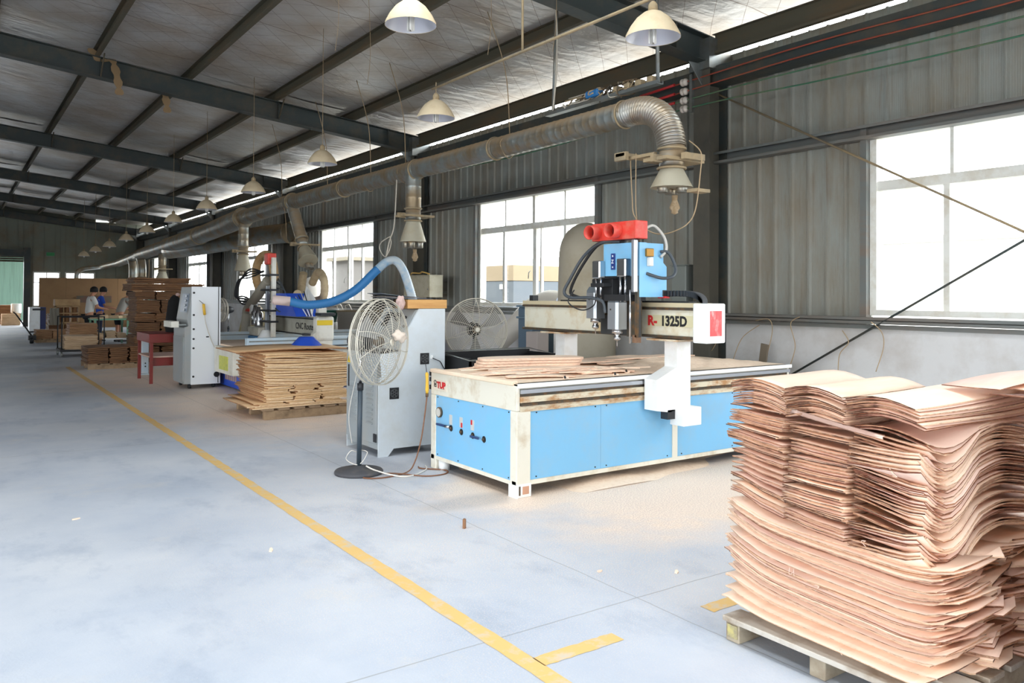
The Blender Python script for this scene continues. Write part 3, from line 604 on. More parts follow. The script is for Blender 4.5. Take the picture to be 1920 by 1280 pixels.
def spindle(cx, cy_, zb, m1):
    mb = MB(); c = .02; w_ = .068
    poly = [(cx-w_, cy_-w_+c), (cx-w_+c, cy_-w_), (cx+w_-c, cy_-w_), (cx+w_, cy_-w_+c), (cx+w_, cy_+w_-c), (cx+w_-c, cy_+w_), (cx-w_+c, cy_+w_), (cx-w_, cy_+w_-c)]
    mb.prism(poly, 'z', zb, zb+.23); sp = mb.build('spindle', m1, rt)
    mb = MB(); q = [(cx+(a-cx)*.96, cy_+(b-cy_)*.96) for a, b in poly]; mb.prism(q, 'z', zb+.23, zb+.25); q2 = [(cx+(a-cx)*.7, cy_+(b-cy_)*.7) for a, b in poly]
    n = 8; mb.add([(a, b, zb+.25) for a, b in q]+[(a, b, zb+.285) for a, b in q2], [(i, (i+1) % n, n+(i+1) % n, n+i) for i in range(n)]+[list(range(n, 2*n))], False); mb.build('end_cover', mat('grey_casting', (92, 100, 106), .5), sp)
    mb = MB(); mb.lathe((cx, cy_, zb), [(.046, 0), (.046, -.035), (.022, -.038), (.022, -.06), (.03, -.062), (.03, -.085), (.02, -.095), (.005, -.098), (.004, -.14), (.001, -.15)], (0, 0, 1), 18); mb.build('collet', M_chrome, sp)
    mb = MB(); mb.box(cx+w_, cx+w_+.06, cy_-.05, cy_+.05, zb+.03, zb+.2); mb.build('spindle_clamp', M_grime, sp)
    mb = MB(); mb.cyl((cx-w_-.003, cy_+.01, zb+.17), (cx-w_, cy_+.01, zb+.17), .008, 8); mb.build('screw', M_grime, sp)
spindle(4.695, 5.11, 1.262, M_alu); spindle(4.78, 5.49, 1.345, M_alu)
def hose(name, pts, r, m, parent, n=8, seg=7): mb = MB(); mb.tube(spline(pts, n), r, seg); return mb.build(name, m, parent)
hose('hose', [(4.74, 5.06, 2.015), (4.70, 5.28, 2.02), (4.68, 5.42, 1.95), (4.66, 5.60, 1.75), (4.66, 5.70, 1.60), (4.68, 5.68, 1.55), (4.72, 5.55, 1.53), (4.76, 5.49, 1.62)], .014, M_black, rt)
hose('hose', [(4.72, 5.10, 2.015), (4.69, 5.32, 2.015), (4.66, 5.52, 1.90), (4.62, 5.66, 1.70), (4.60, 5.72, 1.58), (4.60, 5.62, 1.53), (4.62, 5.40, 1.53), (4.64, 5.24, 1.50), (4.64, 5.20, 1.40)], .015, mat('grey_hose', (66, 72, 78), .5), rt)
hose('hose', [(4.80, 4.87, 1.74), (4.92, 4.80, 1.70), (5.03, 4.78, 1.72), (5.10, 4.82, 1.80), (5.06, 4.86, 1.92), (5.0, 4.9, 1.93)], .014, mat('grey_hose', (66, 72, 78), .5), rt)
hose('hose', [(4.82, 4.9, 2.12), (4.92, 4.9, 2.15), (5.02, 4.88, 2.06), (5.05, 4.88, 1.95), (4.98, 4.88, 1.88)], .012, mat('white_hose', (196, 192, 184), .6), rt)
hose('hose', [(4.62, 5.6, 1.60), (4.60, 5.66, 1.49), (4.62, 5.5, 1.42), (4.64, 5.36, 1.46), (4.62, 5.3, 1.54)], .006, M_dark, rt)
mb = MB(); mb.bbox(4.78, 4.86, 4.835, 4.865, 1.88, 1.95, .006); mb.mi(1).bbox(4.80, 4.84, 4.82, 4.864, 1.80, 1.875, .006); mb.build('valve_block', [mat('brass', (150, 110, 50), .4, .7), mat('white_plastic', (220, 216, 208))], rt)
# cable chain along the beam
mb = MB(); pts = [(4.97, 4.95, 1.57), (5.06, 4.85, 1.575), (5.10, 4.70, 1.575), (5.10, 4.58, 1.56), (5.10, 4.52, 1.53), (5.10, 4.50, 1.50)]
for i, p in enumerate(spline(pts, 5)): mb.bbox(p.x-.03, p.x+.03, p.y-.014, p.y+.014, p.z-.03, p.z+.02, .004)
mb.build('cable_chain', M_dark, rt)
mb = MB(); mb.bbox(4.99, 5.08, 4.86, 4.93, 1.545, 1.60, .005); mb.mi(1).box(5.0, 5.06, 4.85, 4.93, 1.53, 1.548); mb.build('chain_anchor', [M_dark, M_red], rt)
# sawdust heaps (uncountable)
def heap(name, cx, cy_, rx, ry, h, z, label, cat='sawdust', n=40, seed=1, clip=None):
    rr = random.Random(seed); ph = [rr.random()*6 for _ in range(8)]; vs = []; fs = []
    for i in range(n+1):
        for j in range(n+1):
            u = i/n*2-1; v = j/n*2-1; d = math.sqrt(u*u+v*v)
            e = 1+.18*math.sin(3*math.atan2(v, u)+ph[0])+.1*math.sin(7*math.atan2(v, u)+ph[1])
            hh = max(0, 1-(d/e)**1.6)*h*(1+.35*math.sin(u*9+ph[2])*math.sin(v*8+ph[3])+.2*math.sin(u*21+ph[4])*math.sin(v*19+ph[5])) + (rr.uniform(-1, 1)*h*.03 if d < e*.8 else 0)
            vs.append((cx+u*rx, cy_+v*ry, z+max(hh, 0)-.003))
    for i in range(n):
        for j in range(n):
            a = i*(n+1)+j; q = (a, a+n+1, a+n+2, a+1)
            if max(vs[k][2] for k in q) > z-.0015: fs.append(q)
    mb = MB(); mb.add(vs, fs, True); return mb.build(name, M_saw, label=label, cat=cat, kind='stuff', fix=False)
heap('sawdust', 5.1, 5.6, 1.5, .78, .055, .0, 'tan sawdust drifted under the near router table', seed=3)
heap('sawdust', 5.98, 5.62, .88, .60, .055, .873, 'sawdust heaped on the right half of the near router table', seed=5)
heap('sawdust', 4.9, 5.35, .6, .3, .008, .873, 'thin sawdust film beside the gantry leg on the near table', seed=6)
# shaped plywood boards lying on the table
def board(cx, cy_, z, L, W_, ang, thick=.012, label='', tilt=0, cam_=.012, seed=0, m=None, grp='cut boards on the near router table', tilty=0):
    rr = random.Random(seed); n = 18; mb = MB(); pts = []
    for side in (1, -1):
        for i in range(n+1):
            t = (i/n)*side*1.0; a = math.pi/2*(i/n*2-1)*side
    out = []; nn = 36
    for i in range(nn):
        a = 2*math.pi*i/nn; c_, s_ = math.cos(a), math.sin(a); e = .38
        out.append((L/2*math.copysign(abs(c_)**e, c_), W_/2*math.copysign(abs(s_)**.55, s_)*(1-.08*(c_**2))))
    M_ = Matrix.Translation((cx, cy_, z)) @ Matrix.Rotation(ang, 4, 'Z') @ Matrix.Rotation(tilt, 4, 'Y') @ Matrix.Rotation(tilty, 4, 'X'); mb.M = M_
    def zz(x): return cam_*(1-(2*x/L)**2)
    top = [(x, y, zz(x)+thick) for x, y in out]; bot = [(x, y, zz(x)) for x, y in out]
    mid = [(x*.5, y*.5, zz(x*.5)+thick) for x, y in out]; midb = [(x*.5, y*.5, zz(x*.5)) for x, y in out]
    mb.add(top+bot, [(i, (i+1) % nn, nn+(i+1) % nn, nn+i) for i in range(nn)], False) if False else None
    mb.mi(1).add(top+bot, [(i, (i+1) % nn, nn+(i+1) % nn, nn+i) for i in range(nn)], False)
    mb.mi(0).add(top+mid+[(0, 0, cam_+thick)], [(i, (i+1) % nn, nn+(i+1) % nn, nn+i) for i in range(nn)]+[(nn+i, nn+(i+1) % nn, 2*nn) for i in range(nn)], True)
    mb.add(bot+midb+[(0, 0, cam_)], [(i, (i+1) % nn, nn+(i+1) % nn, nn+i) for i in range(nn)]+[(nn+i, nn+(i+1) % nn, 2*nn) for i in range(nn)], True)
    return mb.build('cut_board', [m or M_ply, M_plyedge], label=label, cat='board', group=grp)
def rb_(i): return 'rounded plywood board on the near router table, '+i
for k in range(3):
    board(4.36+.01*k, 5.95-.012*k, .905+.026*k, 1.0, .30, -.30, .022, rb_(('bottom', 'middle', 'topmost')[k]+' of the stack by the far corner'), seed=k, cam_=.006)
sp = [(3.92, 5.60, .875, .72, .22, -.30, 'left edge beneath the offcuts'), (4.35, 5.40, .880, .85, .24, -.36, 'front edge, pale and long'), (4.15, 5.68, .892, .70, .20, -.25, 'reddish one behind the front board'),
      (4.55, 5.66, .885, .62, .20, -.42, 'tilted one in the middle'), (3.98, 5.25, .876, .60, .14, -.33, 'short one at the near corner'), (4.70, 5.25, .877, .55, .16, -.15, 'flat one beside the gantry leg'),
      (5.30, 6.00, .885, .95, .22, -.12, 'far side under the beam'), (5.75, 6.05, .895, .90, .20, -.05, 'far side right of the beam'), (6.30, 6.08, .895, .85, .18, .05, 'far right corner'), (5.55, 5.80, .880, .8, .2, -.2, 'half buried in sawdust')]
for k, a in enumerate(sp): board(a[0], a[1], a[2], a[3], a[4], a[5], .012, rb_(a[6]), seed=20+k, tilt=R.uniform(-.012, .012), cam_=.012)
OC = [R.uniform(3.7, 5.0) for _ in range(26)]
for k in range(26):
    cx = OC[k]; cy_ = R.uniform(5.1, 6.0); a = R.uniform(-.6, .1); L = R.uniform(.12, .4)
    mb = MB(); mb.M = Matrix.Translation((cx, cy_, .905+R.random()*.012)) @ Matrix.Rotation(a, 4, 'Z') @ Matrix.Rotation(R.uniform(-.05, .05), 4, 'Y')
    mb.prism([(-L/2, -.012), (-L/4, -.02), (L/4, -.014), (L/2, -.004), (L/2, .006), (0, .014), (-L/2, .01)], 'z', 0, .006)
    mb.build('wood_offcut', [M_plyedge if k % 2 else M_ply], label='thin curved %s offcut on the near table, %s from its aisle end' % ('brown-edged' if k % 2 else 'pale', nth(1+sorted(OC).index(cx))), cat='offcut', group='offcuts on the near router table')
for k, (px_, py_) in enumerate(((4.06, 5.02), (4.60, 5.02), (4.86, 5.16))):
    mb = MB(); mb.bbox(px_-.02, px_+.02, py_-.015, py_+.015, .873, .893, .004); mb.mi(1).cyl((px_-.022, py_-.017, .885), (px_-.022, py_-.01, .905), .008, 8)
    mb.build('clamp_block', [M_ply, M_black], label='small wooden clamp block on the router table edge, %s' % ('nearest the aisle corner', 'the middle one', 'beside the gantry leg')[k], cat='clamp', group='clamp blocks on the near table edge')
# yellow handheld tool probe hung at the corner of the table
t = thing('air_gun', 'yellow handled air gun hanging at the aisle corner of the near table', 'tool', (3.5, 6.31, .6))
mb = MB(); mb.tube([(3.50, 6.31, .855), (3.502, 6.31, .84), (3.505, 6.31, .78), (3.505, 6.31, .70), (3.505, 6.31, .665)], [.008, .016, .013, .017, .012], 10); mb.build('handle', mat('yellow_plastic', (232, 184, 60), .45), t)
mb = MB(); mb.tube([(3.50, 6.31, .855), (3.492, 6.325, .96)], .003, 5); mb.build('nozzle', M_dark, t)
mb = MB(); mb.cyl((3.505, 6.31, .665), (3.505, 6.31, .635), .014, 10); mb.build('hose_fitting', M_grime, t)
mb = MB(); mb.tube(spline([(3.505, 6.31, .64), (3.48, 6.31, .45), (3.44, 6.30, .25), (3.36, 6.26, .08), (3.25, 6.2, .012), (3.0, 6.14, .008), (2.86, 6.22, .008), (2.95, 6.34, .008), (3.15, 6.22, .01), (3.32, 6.0, .008), (3.5, 5.98, .008), (3.58, 6.10, .008), (3.44, 6.28, .008), (3.45, 6.36, .008)], 8), .006, 6)
mb.build('air_hose', mat('brown_hose', (128, 84, 56), .5), t)

for k in range(7):
    a = (4.2+.33*k, 6.16+.015*k, .880+.006*(k % 3)); board(a[0], a[1], a[2], .55, .18, R.uniform(-.25, .1), .014, rb_('%s along the far edge' % ('first', 'second', 'third', 'fourth', 'fifth', 'sixth', 'seventh')[k]), seed=60+k, cam_=.01)
# ================================================================== CONTROL CABINET BESIDE THE NEAR TABLE
M_grey = mat('light_grey_enamel', (204, 212, 218), .42, dirt=(188, 188, 182), damt=.5, dscale=3, coord='World')
M_greyd = mat('mid_grey_enamel', (150, 156, 158), .5, dirt=(166, 158, 146), damt=.5, dscale=3, coord='World')
M_wood = mat('pine_box', (206, 158, 96), .6, dirt=(178, 126, 70), damt=.8, dscale=2, stretch=(1, 10, 10), coord='World')
cx0, cx1, cy0, cy1 = 3.34, 4.06, 6.95, 7.70
cb = thing('control_cabinet', 'tall light grey control cabinet with a sloping console beside the blue table', 'cabinet', (cx0, cy0, 0))
prof = [(cx0, .07), (cx0, 1.0), (3.56, 1.0), (3.59, 1.13), (3.76, 1.405), (cx1, 1.405), (cx1, .07)]
mb = MB(); mb.prism(prof, 'y', cy0+.02, cy1-.02); mb.build('body', M_greyd, cb)
prof2 = [(cx0, .0), (cx0, .72), (3.36, .72), (3.36, .98), (3.57, 1.0), (3.60, 1.14), (3.77, 1.41), (cx1, 1.41), (cx1, .0), (cx1-.06, .0), (cx1-.12, .07), (cx0+.16, .07), (cx0+.10, .0)]
for a, b in ((cy0, cy0+.02), (cy1-.02, cy1)): mb = MB(); mb.prism(prof2, 'y', a, b); mb.build('side_panel', M_grey, cb)
mb = MB(); mb.bbox(cx0-.012, cx0, cy0+.03, cy1-.35, .12, .95, .004); d = mb.build('door', M_greyd, cb)
mb = MB(); mb.bbox(cx0-.016, cx0, cy1-.34, cy1-.03, .12, .95, .004); d2 = mb.build('door', M_greyd, cb)
for dd, yy in ((d, 7.12), (d2, 7.5)):
    for k in range(9):
        mb = MB(); mb.prism([(cx0-.016, .30+k*.045), (cx0-.032, .302+k*.045), (cx0-.016, .32+k*.045)], 'y', yy-.07, yy+.07); mb.build('louver', M_greyd, dd)
mb = MB(); mb.bbox(cx0-.022, cx0-.014, 7.60, 7.625, .62, .84, .003); mb.build('handle', M_black, d2)
mb = MB(); mb.prism([(7.575, .86), (7.65, .86), (7.613, .945)], 'x', cx0-.0175, cx0-.016); ws = mb.build('warning_sticker', mat('warning_yellow', (222, 190, 40), .5), d2, label='yellow warning triangle')
mb = MB(); mb.box(cx0-.0185, cx0-.0175, 7.609, 7.617, .872, .905); mb.build('bolt_mark', M_blk_print, ws)
mb = MB(); mb.box(cx0-.02, cx0-.012, 6.97, 7.03, .14, .22); mb.build('latch', M_dark, cb)
mb = MB(); mb.box(cx0-.01, 3.56, cy0+.02, cy1-.02, .985, 1.012); mb.build('desk_edge', M_dark, cb)
# sloping console face
A = Vector((3.59, 0, 1.13)); B = Vector((3.76, 0, 1.405)); dn = (B-A).normalized(); nn_ = Vector((-dn.z, 0, dn.x))
def on_slope(ya, yb, t0, t1, h, m, name, parent, n=4):
    L = (B-A).length; p = [A+dn*(L*t0), A+dn*(L*t1)]
    mb = MB(); mb.add([(q.x+nn_.x*k, yy, q.z+nn_.z*k) for k in (0, h) for q, yy in ((p[0], ya), (p[0], yb), (p[1], yb), (p[1], ya))], [(0, 1, 2, 3), (4, 5, 6, 7), (0, 1, 5, 4), (1, 2, 6, 5), (2, 3, 7, 6), (3, 0, 4, 7)], False); return mb.build(name, m, parent)
on_slope(7.0, 7.66, .03, .97, .004, M_greyd, 'console_plate', cb)
on_slope(7.22, 7.55, .35, .85, .008, M_dark, 'display', cb)
for k, yy in enumerate((7.04, 7.10)): q = A+dn*.12+dn*.1*k; mb = MB(); mb.cyl((q.x, yy, q.z), (q.x+nn_.x*.02, yy, q.z+nn_.z*.02), .014, 12); mb.build('push_button', M_black, cb)
for k, (xx, zz) in enumerate(((3.83, .92), (3.50, .60))):
    mb = MB(); mb.bbox(xx-.05, xx+.05, cy0-.006, cy0, zz-.055, zz+.055, .003); f_ = mb.build('vent_fan', M_black, cb)
    mb = MB(); mb.torus((xx, cy0-.008, zz), (0, 1, 0), .04, .003, 24, 5); mb.torus((xx, cy0-.008, zz), (0, 1, 0), .012, .004, 16, 5)
    for q in range(6): a = q*math.pi/3; mb.prism([(xx+.012*math.cos(a), zz+.012*math.sin(a)), (xx+.038*math.cos(a-.3), zz+.038*math.sin(a-.3)), (xx+.038*math.cos(a+.3), zz+.038*math.sin(a+.3))], 'y', cy0-.008, cy0-.0065)
    mb.build('fan_blades', mat('vent_grey', (72, 74, 76), .5), f_)
mb = MB(); mb.tube(spline([(3.9, cy0-.006, .93), (3.96, cy0-.03, .90), (4.0, cy0-.02, .88), (4.05, cy0-.03, .80), (4.10, 6.8, .74)], 6), .005, 6); mb.build('cable', M_dark, cb)
mb = MB(); mb.bbox(3.893, 3.92, cy0-.015, cy0, .915, .95, .003); mb.build('socket', M_whitep, cb)
mb = MB(); mb.bbox(3.66, 4.10, 6.98, 7.36, 1.412, 1.50, .004); wb = mb.build('wooden_box', M_wood, label='shallow pine box on top of the near control cabinet', cat='box')
kb = thing('board_stack', 'dark curved plates and papers piled on the pine box', 'plates', (3.8, 7.2, 1.5))
for k, (xa, xb, ya, yb, z, a) in enumerate(((3.50, 3.98, 7.05, 7.35, 1.504, .0), (3.46, 3.92, 7.08, 7.40, 1.514, .03), (3.44, 3.86, 7.12, 7.44, 1.522, .06))):
    mb = MB(); n = 10; vs = []; fs = []
    for i in range(n+1):
        t_ = i/n; x = xa+(xb-xa)*t_; zz = z+.035*(1-t_)**1.5*(1 if k == 2 else .3)
        vs += [(x, ya, zz), (x, yb, zz), (x, ya, zz+.006), (x, yb, zz+.006)]
    for i in range(n):
        q = 4*i; fs += [(q, q+4, q+5, q+1), (q+2, q+3, q+7, q+6), (q, q+2, q+6, q+4), (q+1, q+5, q+7, q+3)]
    fs += [(0, 1, 3, 2), (4*n, 4*n+2, 4*n+3, 4*n+1)]
    mb.add(vs, fs, False); mb.build('plate', mat('slate_plate%d' % k, ((84, 90, 98), (120, 110, 104), (92, 100, 108))[k], .5), kb)
# rag and tangle left of the box
mb = MB(); rr = random.Random(4)
for k in range(12):
    p = [(3.50+rr.uniform(-.04, .1), 7.1+rr.uniform(-.08, .2), 1.42+rr.uniform(0, .09)) for _ in range(5)]; mb.tube(spline(p, 5), .005, 5)
mb.build('cable_tangle', M_dark, label='dark tangle of cable left of the pine box on the cabinet', cat='cable')
mb = MB()
bm = bmesh.new(); bmesh.ops.create_icosphere(bm, subdivisions=3, radius=.05)
for v in bm.verts: v.co = Vector((v.co.x*.8, v.co.y*.8, v.co.z*1.3))*(1+.28*math.sin(v.co.x*90)*math.sin(v.co.z*70+v.co.y*60))
mb.add([v.co+Vector((3.60, 7.02, 1.47)) for v in bm.verts], [[v.index for v in f.verts] for f in bm.faces], True); bm.free()
mb.build('rag', mat('pinkish_rag', (204, 176, 168), .9, dirt=(150, 116, 110), damt=.8, dscale=12), label='crumpled pinkish rag on the edge of the near cabinet', cat='rag')

# ================================================================== PEDESTAL FANS
M_cage = mat('fan_wire', (206, 200, 186), .45, .2)
def fan(name, label, c, nrm, r, base, pole_top, blade_m, rag=False):
    nrm = Vector(nrm).normalized(); q = nrm.to_track_quat('Z', 'Y').to_matrix().to_4x4(); Mx = Matrix.Translation(c) @ q
    t = thing(name, label, 'fan', (base[0], base[1], 0))
    for sgn, nm in ((1, 'front_guard'), (-1, 'rear_guard')):
        mb = MB(); mb.M = Mx; dz = lambda u: sgn*(.045+.075*(1-u*u))
        for k in range(1, 19):
            u = k/18; pts = [(r*u*math.cos(a), r*u*math.sin(a), dz(u)) for a in [2*math.pi*i/40 for i in range(40)]]
            mb.tube(pts, .0022 if k < 18 else .005, 4, closed=True)
        for j in range(10):
            a0 = 2*math.pi*j/10; pts = []
            for i in range(9): u = .06+.94*i/8; a = a0+sgn*.35*u; pts.append((r*u*math.cos(a), r*u*math.sin(a), dz(u)+sgn*.002))
            mb.tube(pts, .0032, 4)
        mb.lathe((0, 0, dz(0)), [(.03, 0), (.03, .012*sgn), (.02, .016*sgn)], n=14)
        mb.build(nm, M_cage, t)
    mb = MB(); mb.M = Mx
    for k in (-1, 1): mb.tube([(r*1.005*math.cos(a), r*1.005*math.sin(a), k*.03) for a in [2*math.pi*i/44 for i in range(44)]], .005, 5, closed=True)
    mb.build('guard_rim', M_cage, t)
    for j in range(3):
        a0 = 2*math.pi*j/3+.5; mb = MB(); mb.M = Mx; vs = []; n = 8
        for i in range(n+1):
            u = .12+.76*i/n; wd = .16+.42*math.sin(min(1, i/n*1.15)*math.pi*.62)
            for s_ in (-.5, .5): a = a0+wd*s_; vs.append((r*u*math.cos(a), r*u*math.sin(a), -s_*.06*(.4+u)))
        mb.add(vs, [(2*i, 2*i+1, 2*i+3, 2*i+2) for i in range(n)], True); mb.build('blade', blade_m, t, fix=False)
    mb = MB(); mb.M = Mx; mb.lathe((0, 0, -.02), [(.03, .05), (.045, .03), (.045, 0), (.03, -.03)], n=16); mb.build('hub', M_grime, t)
    mb = MB(); mb.M = Mx; mb.lathe((0, 0, -.10), [(.03, 0), (.075, -.02), (.085, -.12), (.06, -.2), (.02, -.22)], n=18); mb.build('motor', M_dark, t)
    mc = Mx @ Vector((0, 0, -.2))
    mb = MB(); mb.tube([(base[0], base[1], .03), (mc.x, mc.y, .75)], .021, 12); mb.build('lower_tube', mat('fan_tube', (58, 70, 80), .45), t)
    mb = MB(); mb.tube([(mc.x, mc.y, .75), (mc.x, mc.y, mc.z)], .014, 10); mb.build('upper_tube', M_chrome, t)
    mb = MB(); mb.cyl((mc.x, mc.y, .73), (mc.x, mc.y, .79), .027, 12); mb.build('collar', M_dark, t)
    mb = MB(); mb.lathe((base[0], base[1], 0), [(.205, 0), (.21, .02), (.20, .033), (.06, .045), (.03, .07)], n=36); mb.build('base', mat('cast_base', (70, 70, 74), .7, dirt=(110, 100, 92), damt=.5, dscale=8), t)
    return t
f1 = fan('pedestal_fan', 'tall pedestal fan with a wire cage standing in front of the grey cabinet', Vector((2.97, 6.17, 1.15)), (.47, -.88, .0), .36, (2.91, 6.44), .8, mat('fan_blade', (150, 150, 146), .4))
mb = MB(); mb.tube(spline([(2.95, 6.38, .07), (3.0, 6.30, .04), (3.12, 6.12, .01), (3.25, 6.08, .008), (3.45, 6.22, .008), (3.52, 6.36, .008)], 8), .007, 6); mb.build('power_cord', mat('white_cord', (222, 216, 206), .5), f1)
mb = MB(); mb.tube(spline([(2.90, 6.46, .18), (2.84, 6.45, .2), (2.82, 6.5, .12), (2.9, 6.42, .08), (2.97, 6.4, .18), (2.92, 6.44, .2)], 8), .004, 6); mb.build('cord_loop', mat('white_cord', (222, 216, 206), .5), f1)
mb = MB(); mb.tube(spline([(2.88, 6.52, .25), (2.84, 6.5, .5), (2.86, 6.42, .8), (2.9, 6.40, 1.0)], 8), .003, 6); mb.build('cord_run', mat('white_cord', (222, 216, 206), .5), f1)
bm = bmesh.new(); bmesh.ops.create_icosphere(bm, subdivisions=3, radius=.055)
for v in bm.verts: v.co = Vector((v.co.x*1.1, v.co.y*.7, v.co.z*.9))*(1+.3*math.sin(v.co.x*80)*math.sin(v.co.z*90))
mb = MB(); mb.add([v.co+Vector((3.08, 6.02, 1.20)) for v in bm.verts], [[v.index for v in f.verts] for f in bm.faces], True); bm.free()
mb.build('rag', mat('pale_rag', (206, 192, 178), .9), label='pale rag knotted on the cage of the front fan', cat='rag')
fan('pedestal_fan', 'pedestal fan behind the near table, between cabinet and gantry', Vector((4.78, 7.5, 1.165)), (-.42, -.9, .02), .345, (4.93, 7.8), .8, mat('fan_blade_dark', (128, 126, 122), .4))
# black bin edge behind the near table
t = thing('steel_bin', 'low black steel bin behind the near router table', 'bin', (4.6, 6.9, 0))
mb = MB(); mb.box(4.15, 4.17, 6.62, 7.25, 0, .93); mb.box(5.3, 5.32, 6.62, 7.25, 0, .93); mb.box(4.15, 5.32, 7.23, 7.25, 0, .95); mb.box(4.15, 5.32, 6.62, 6.64, 0, .90); mb.box(4.15, 5.32, 6.62, 7.25, .0, .02); mb.build('body', M_black, t)
mb = MB(); mb.tube([(4.15, 6.62, .91), (5.32, 6.62, .91), (5.32, 7.25, .96), (4.15, 7.25, .96)], .008, 6, closed=True); mb.build('rim', M_galv, t)
# ================================================================== VENEER STACKS
def veneer_mat(name, cols, edge=False):
    m = bpy.data.materials.new(name); m.use_nodes = True; nt = m.node_tree; b = nt.nodes['Principled BSDF']; b.inputs['Roughness'].default_value = .65; b.inputs['Specular IOR Level'].default_value = .25
    oi = node(nt, 'ShaderNodeObjectInfo'); cr = node(nt, 'ShaderNodeValToRGB'); cr.color_ramp.interpolation = 'LINEAR'
    e = cr.color_ramp.elements; e[0].position = 0; e[0].color = srgb(cols[0]); e[1].position = 1; e[1].color = srgb(cols[-1])
    for i, c in enumerate(cols[1:-1]): q = e.new((i+1)/(len(cols)-1)); q.color = srgb(c)
    tc = node(nt, 'ShaderNodeTexCoord'); mp = node(nt, 'ShaderNodeMapping'); mp.inputs['Scale'].default_value = (14, 14, 60) if edge else (1.5, 10, 10); nt.links.new(tc.outputs['Object'], mp.inputs[0])
    ad = node(nt, 'ShaderNodeVectorMath', operation='ADD'); cx = node(nt, 'ShaderNodeCombineXYZ'); ml = node(nt, 'ShaderNodeMath', operation='MULTIPLY'); ml.inputs[1].default_value = 37; nt.links.new(oi.outputs['Random'], ml.inputs[0]); nt.links.new(ml.outputs[0], cx.inputs[0]); nt.links.new(ml.outputs[0], cx.inputs[2])
    nt.links.new(mp.outputs[0], ad.inputs[0]); nt.links.new(cx.outputs[0], ad.inputs[1])
    n = node(nt, 'ShaderNodeTexNoise'); n.inputs['Scale'].default_value = 1.6 if edge else 1.0; n.inputs['Detail'].default_value = 5; n.inputs['Roughness'].default_value = .7; nt.links.new(ad.outputs[0], n.inputs[0])
    mx = node(nt, 'ShaderNodeMath', operation='MULTIPLY_ADD'); mx.inputs[1].default_value = .9 if edge else .5; nt.links.new(n.outputs[0], mx.inputs[0])
    m2 = node(nt, 'ShaderNodeMath', operation='MULTIPLY_ADD'); m2.inputs[1].default_value = .65; m2.inputs[2].default_value = -.28 if edge else -.08; nt.links.new(oi.outputs['Random'], m2.inputs[0]); nt.links.new(m2.outputs[0], mx.inputs[2])
    nt.links.new(mx.outputs[0], cr.inputs[0]); nt.links.new(cr.outputs[0], b.inputs['Base Color'])
    return m
V_face = veneer_mat('veneer_face', [(240, 216, 203), (222, 188, 171), (240, 214, 192), (204, 162, 136)])
V_end = veneer_mat('veneer_end_grain', [(146, 90, 62), (98, 54, 40), (186, 140, 108), (54, 30, 24), (150, 98, 68)], True)
V_long = veneer_mat('veneer_long_edge', [(184, 130, 94), (108, 66, 48), (222, 188, 158), (64, 36, 28)], True)
def sheet(name, f, nu, nv, th, mats, label, cat, group, end_jit=.0, rr=R):
    """f(u, v) -> point, u in 0..1 along the grain, v in 0..1 across"""
    mb = MB(); top = []; bot = []
    for i in range(nu+1):
        for j in range(nv+1):
            u = i/nu; v = j/nv
            p = Vector(f(u, v))
            if end_jit and i in (0, nu):
                d = Vector(f(u, v))-Vector(f(.5, v)); p = p+d.normalized()*rr.uniform(-end_jit, end_jit*.3)
            top.append(p+Vector((0, 0, th/2))); bot.append(p-Vector((0, 0, th/2)))
    k = nv+1; N = len(top); mb.v = top+bot
    for i in range(nu):
        for j in range(nv):
            a = i*k+j; mb.f.append([a, a+k, a+k+1, a+1]); mb.m.append(0); mb.sm.append(True)
            mb.f.append([N+a, N+a+1, N+a+k+1, N+a+k]); mb.m.append(0); mb.sm.append(True)
    for i in range(nu):
        for j, fl in ((0, 1), (nv, 0)):
            a = i*k+j; q = [a, a+k, N+a+k, N+a]; mb.f.append(q[::-1] if fl else q); mb.m.append(2); mb.sm.append(False)
    for j in range(nv):
        for i, fl in ((0, 0), (nu, 1)):
            a = i*k+j; q = [a, a+1, N+a+1, N+a]; mb.f.append(q[::-1] if fl else q); mb.m.append(1); mb.sm.append(False)
    return mb.build(name, mats, label=label, cat=cat, group=group, fix=True)
def interp(tab, x):
    if x <= tab[0][0]: return tab[0][1]
    for (a, fa), (b, fb) in zip(tab, tab[1:]):
        if x <= b: t = (x-a)/(b-a); t = t*t*(3-2*t)*.5+t*.5; return fa+(fb-fa)*t
    return tab[-1][1]
VM = [V_face, V_end, V_long]
rr = random.Random(11)
# --- near pallet
pal = thing('pallet', 'weathered wooden pallet under the tall near veneer stack', 'pallet', (2.88, 1.42, 0))
M_pal = mat('weathered_pallet', (172, 160, 140), .9, dirt=(120, 100, 80), damt=.9, dscale=6, bump=.3, bscale=50, var=.12)
M_palw = mat('grey_deck_board', (196, 190, 180), .9, dirt=(140, 120, 96), damt=.8, dscale=5, bump=.3, bscale=40, var=.08)
for k, yy in enumerate((2.375, 1.955, 1.50)):
    mb = MB(); mb.bbox(2.885+.012*k, 4.25, yy-.037, yy+.037, 0, .088, .006); s_ = mb.build('stringer', M_pal, pal)
    if k == 0: mb = MB(); mb.bbox(2.879, 2.885, yy-.03, yy+.025, .02, .078, .002); mb.build('paint_mark', mat('yellow_paint_mark', (196, 184, 120), .8, dirt=(150, 140, 116), damt=1.0, dthr=(.35, .55), dscale=14), s_)
for k in range(8):
    xa = 2.87+k*.176; mb = MB(); mb.bbox(xa, xa+.125, 1.44, 2.42, .089, .112, .004); mb.build('deck_board', M_palw, pal)
Btab = [(1.35, .66), (1.42, .617), (1.585, .565), (1.8, .572), (1.94, .579), (2.09, .598), (2.2, .62), (2.37, .672)]
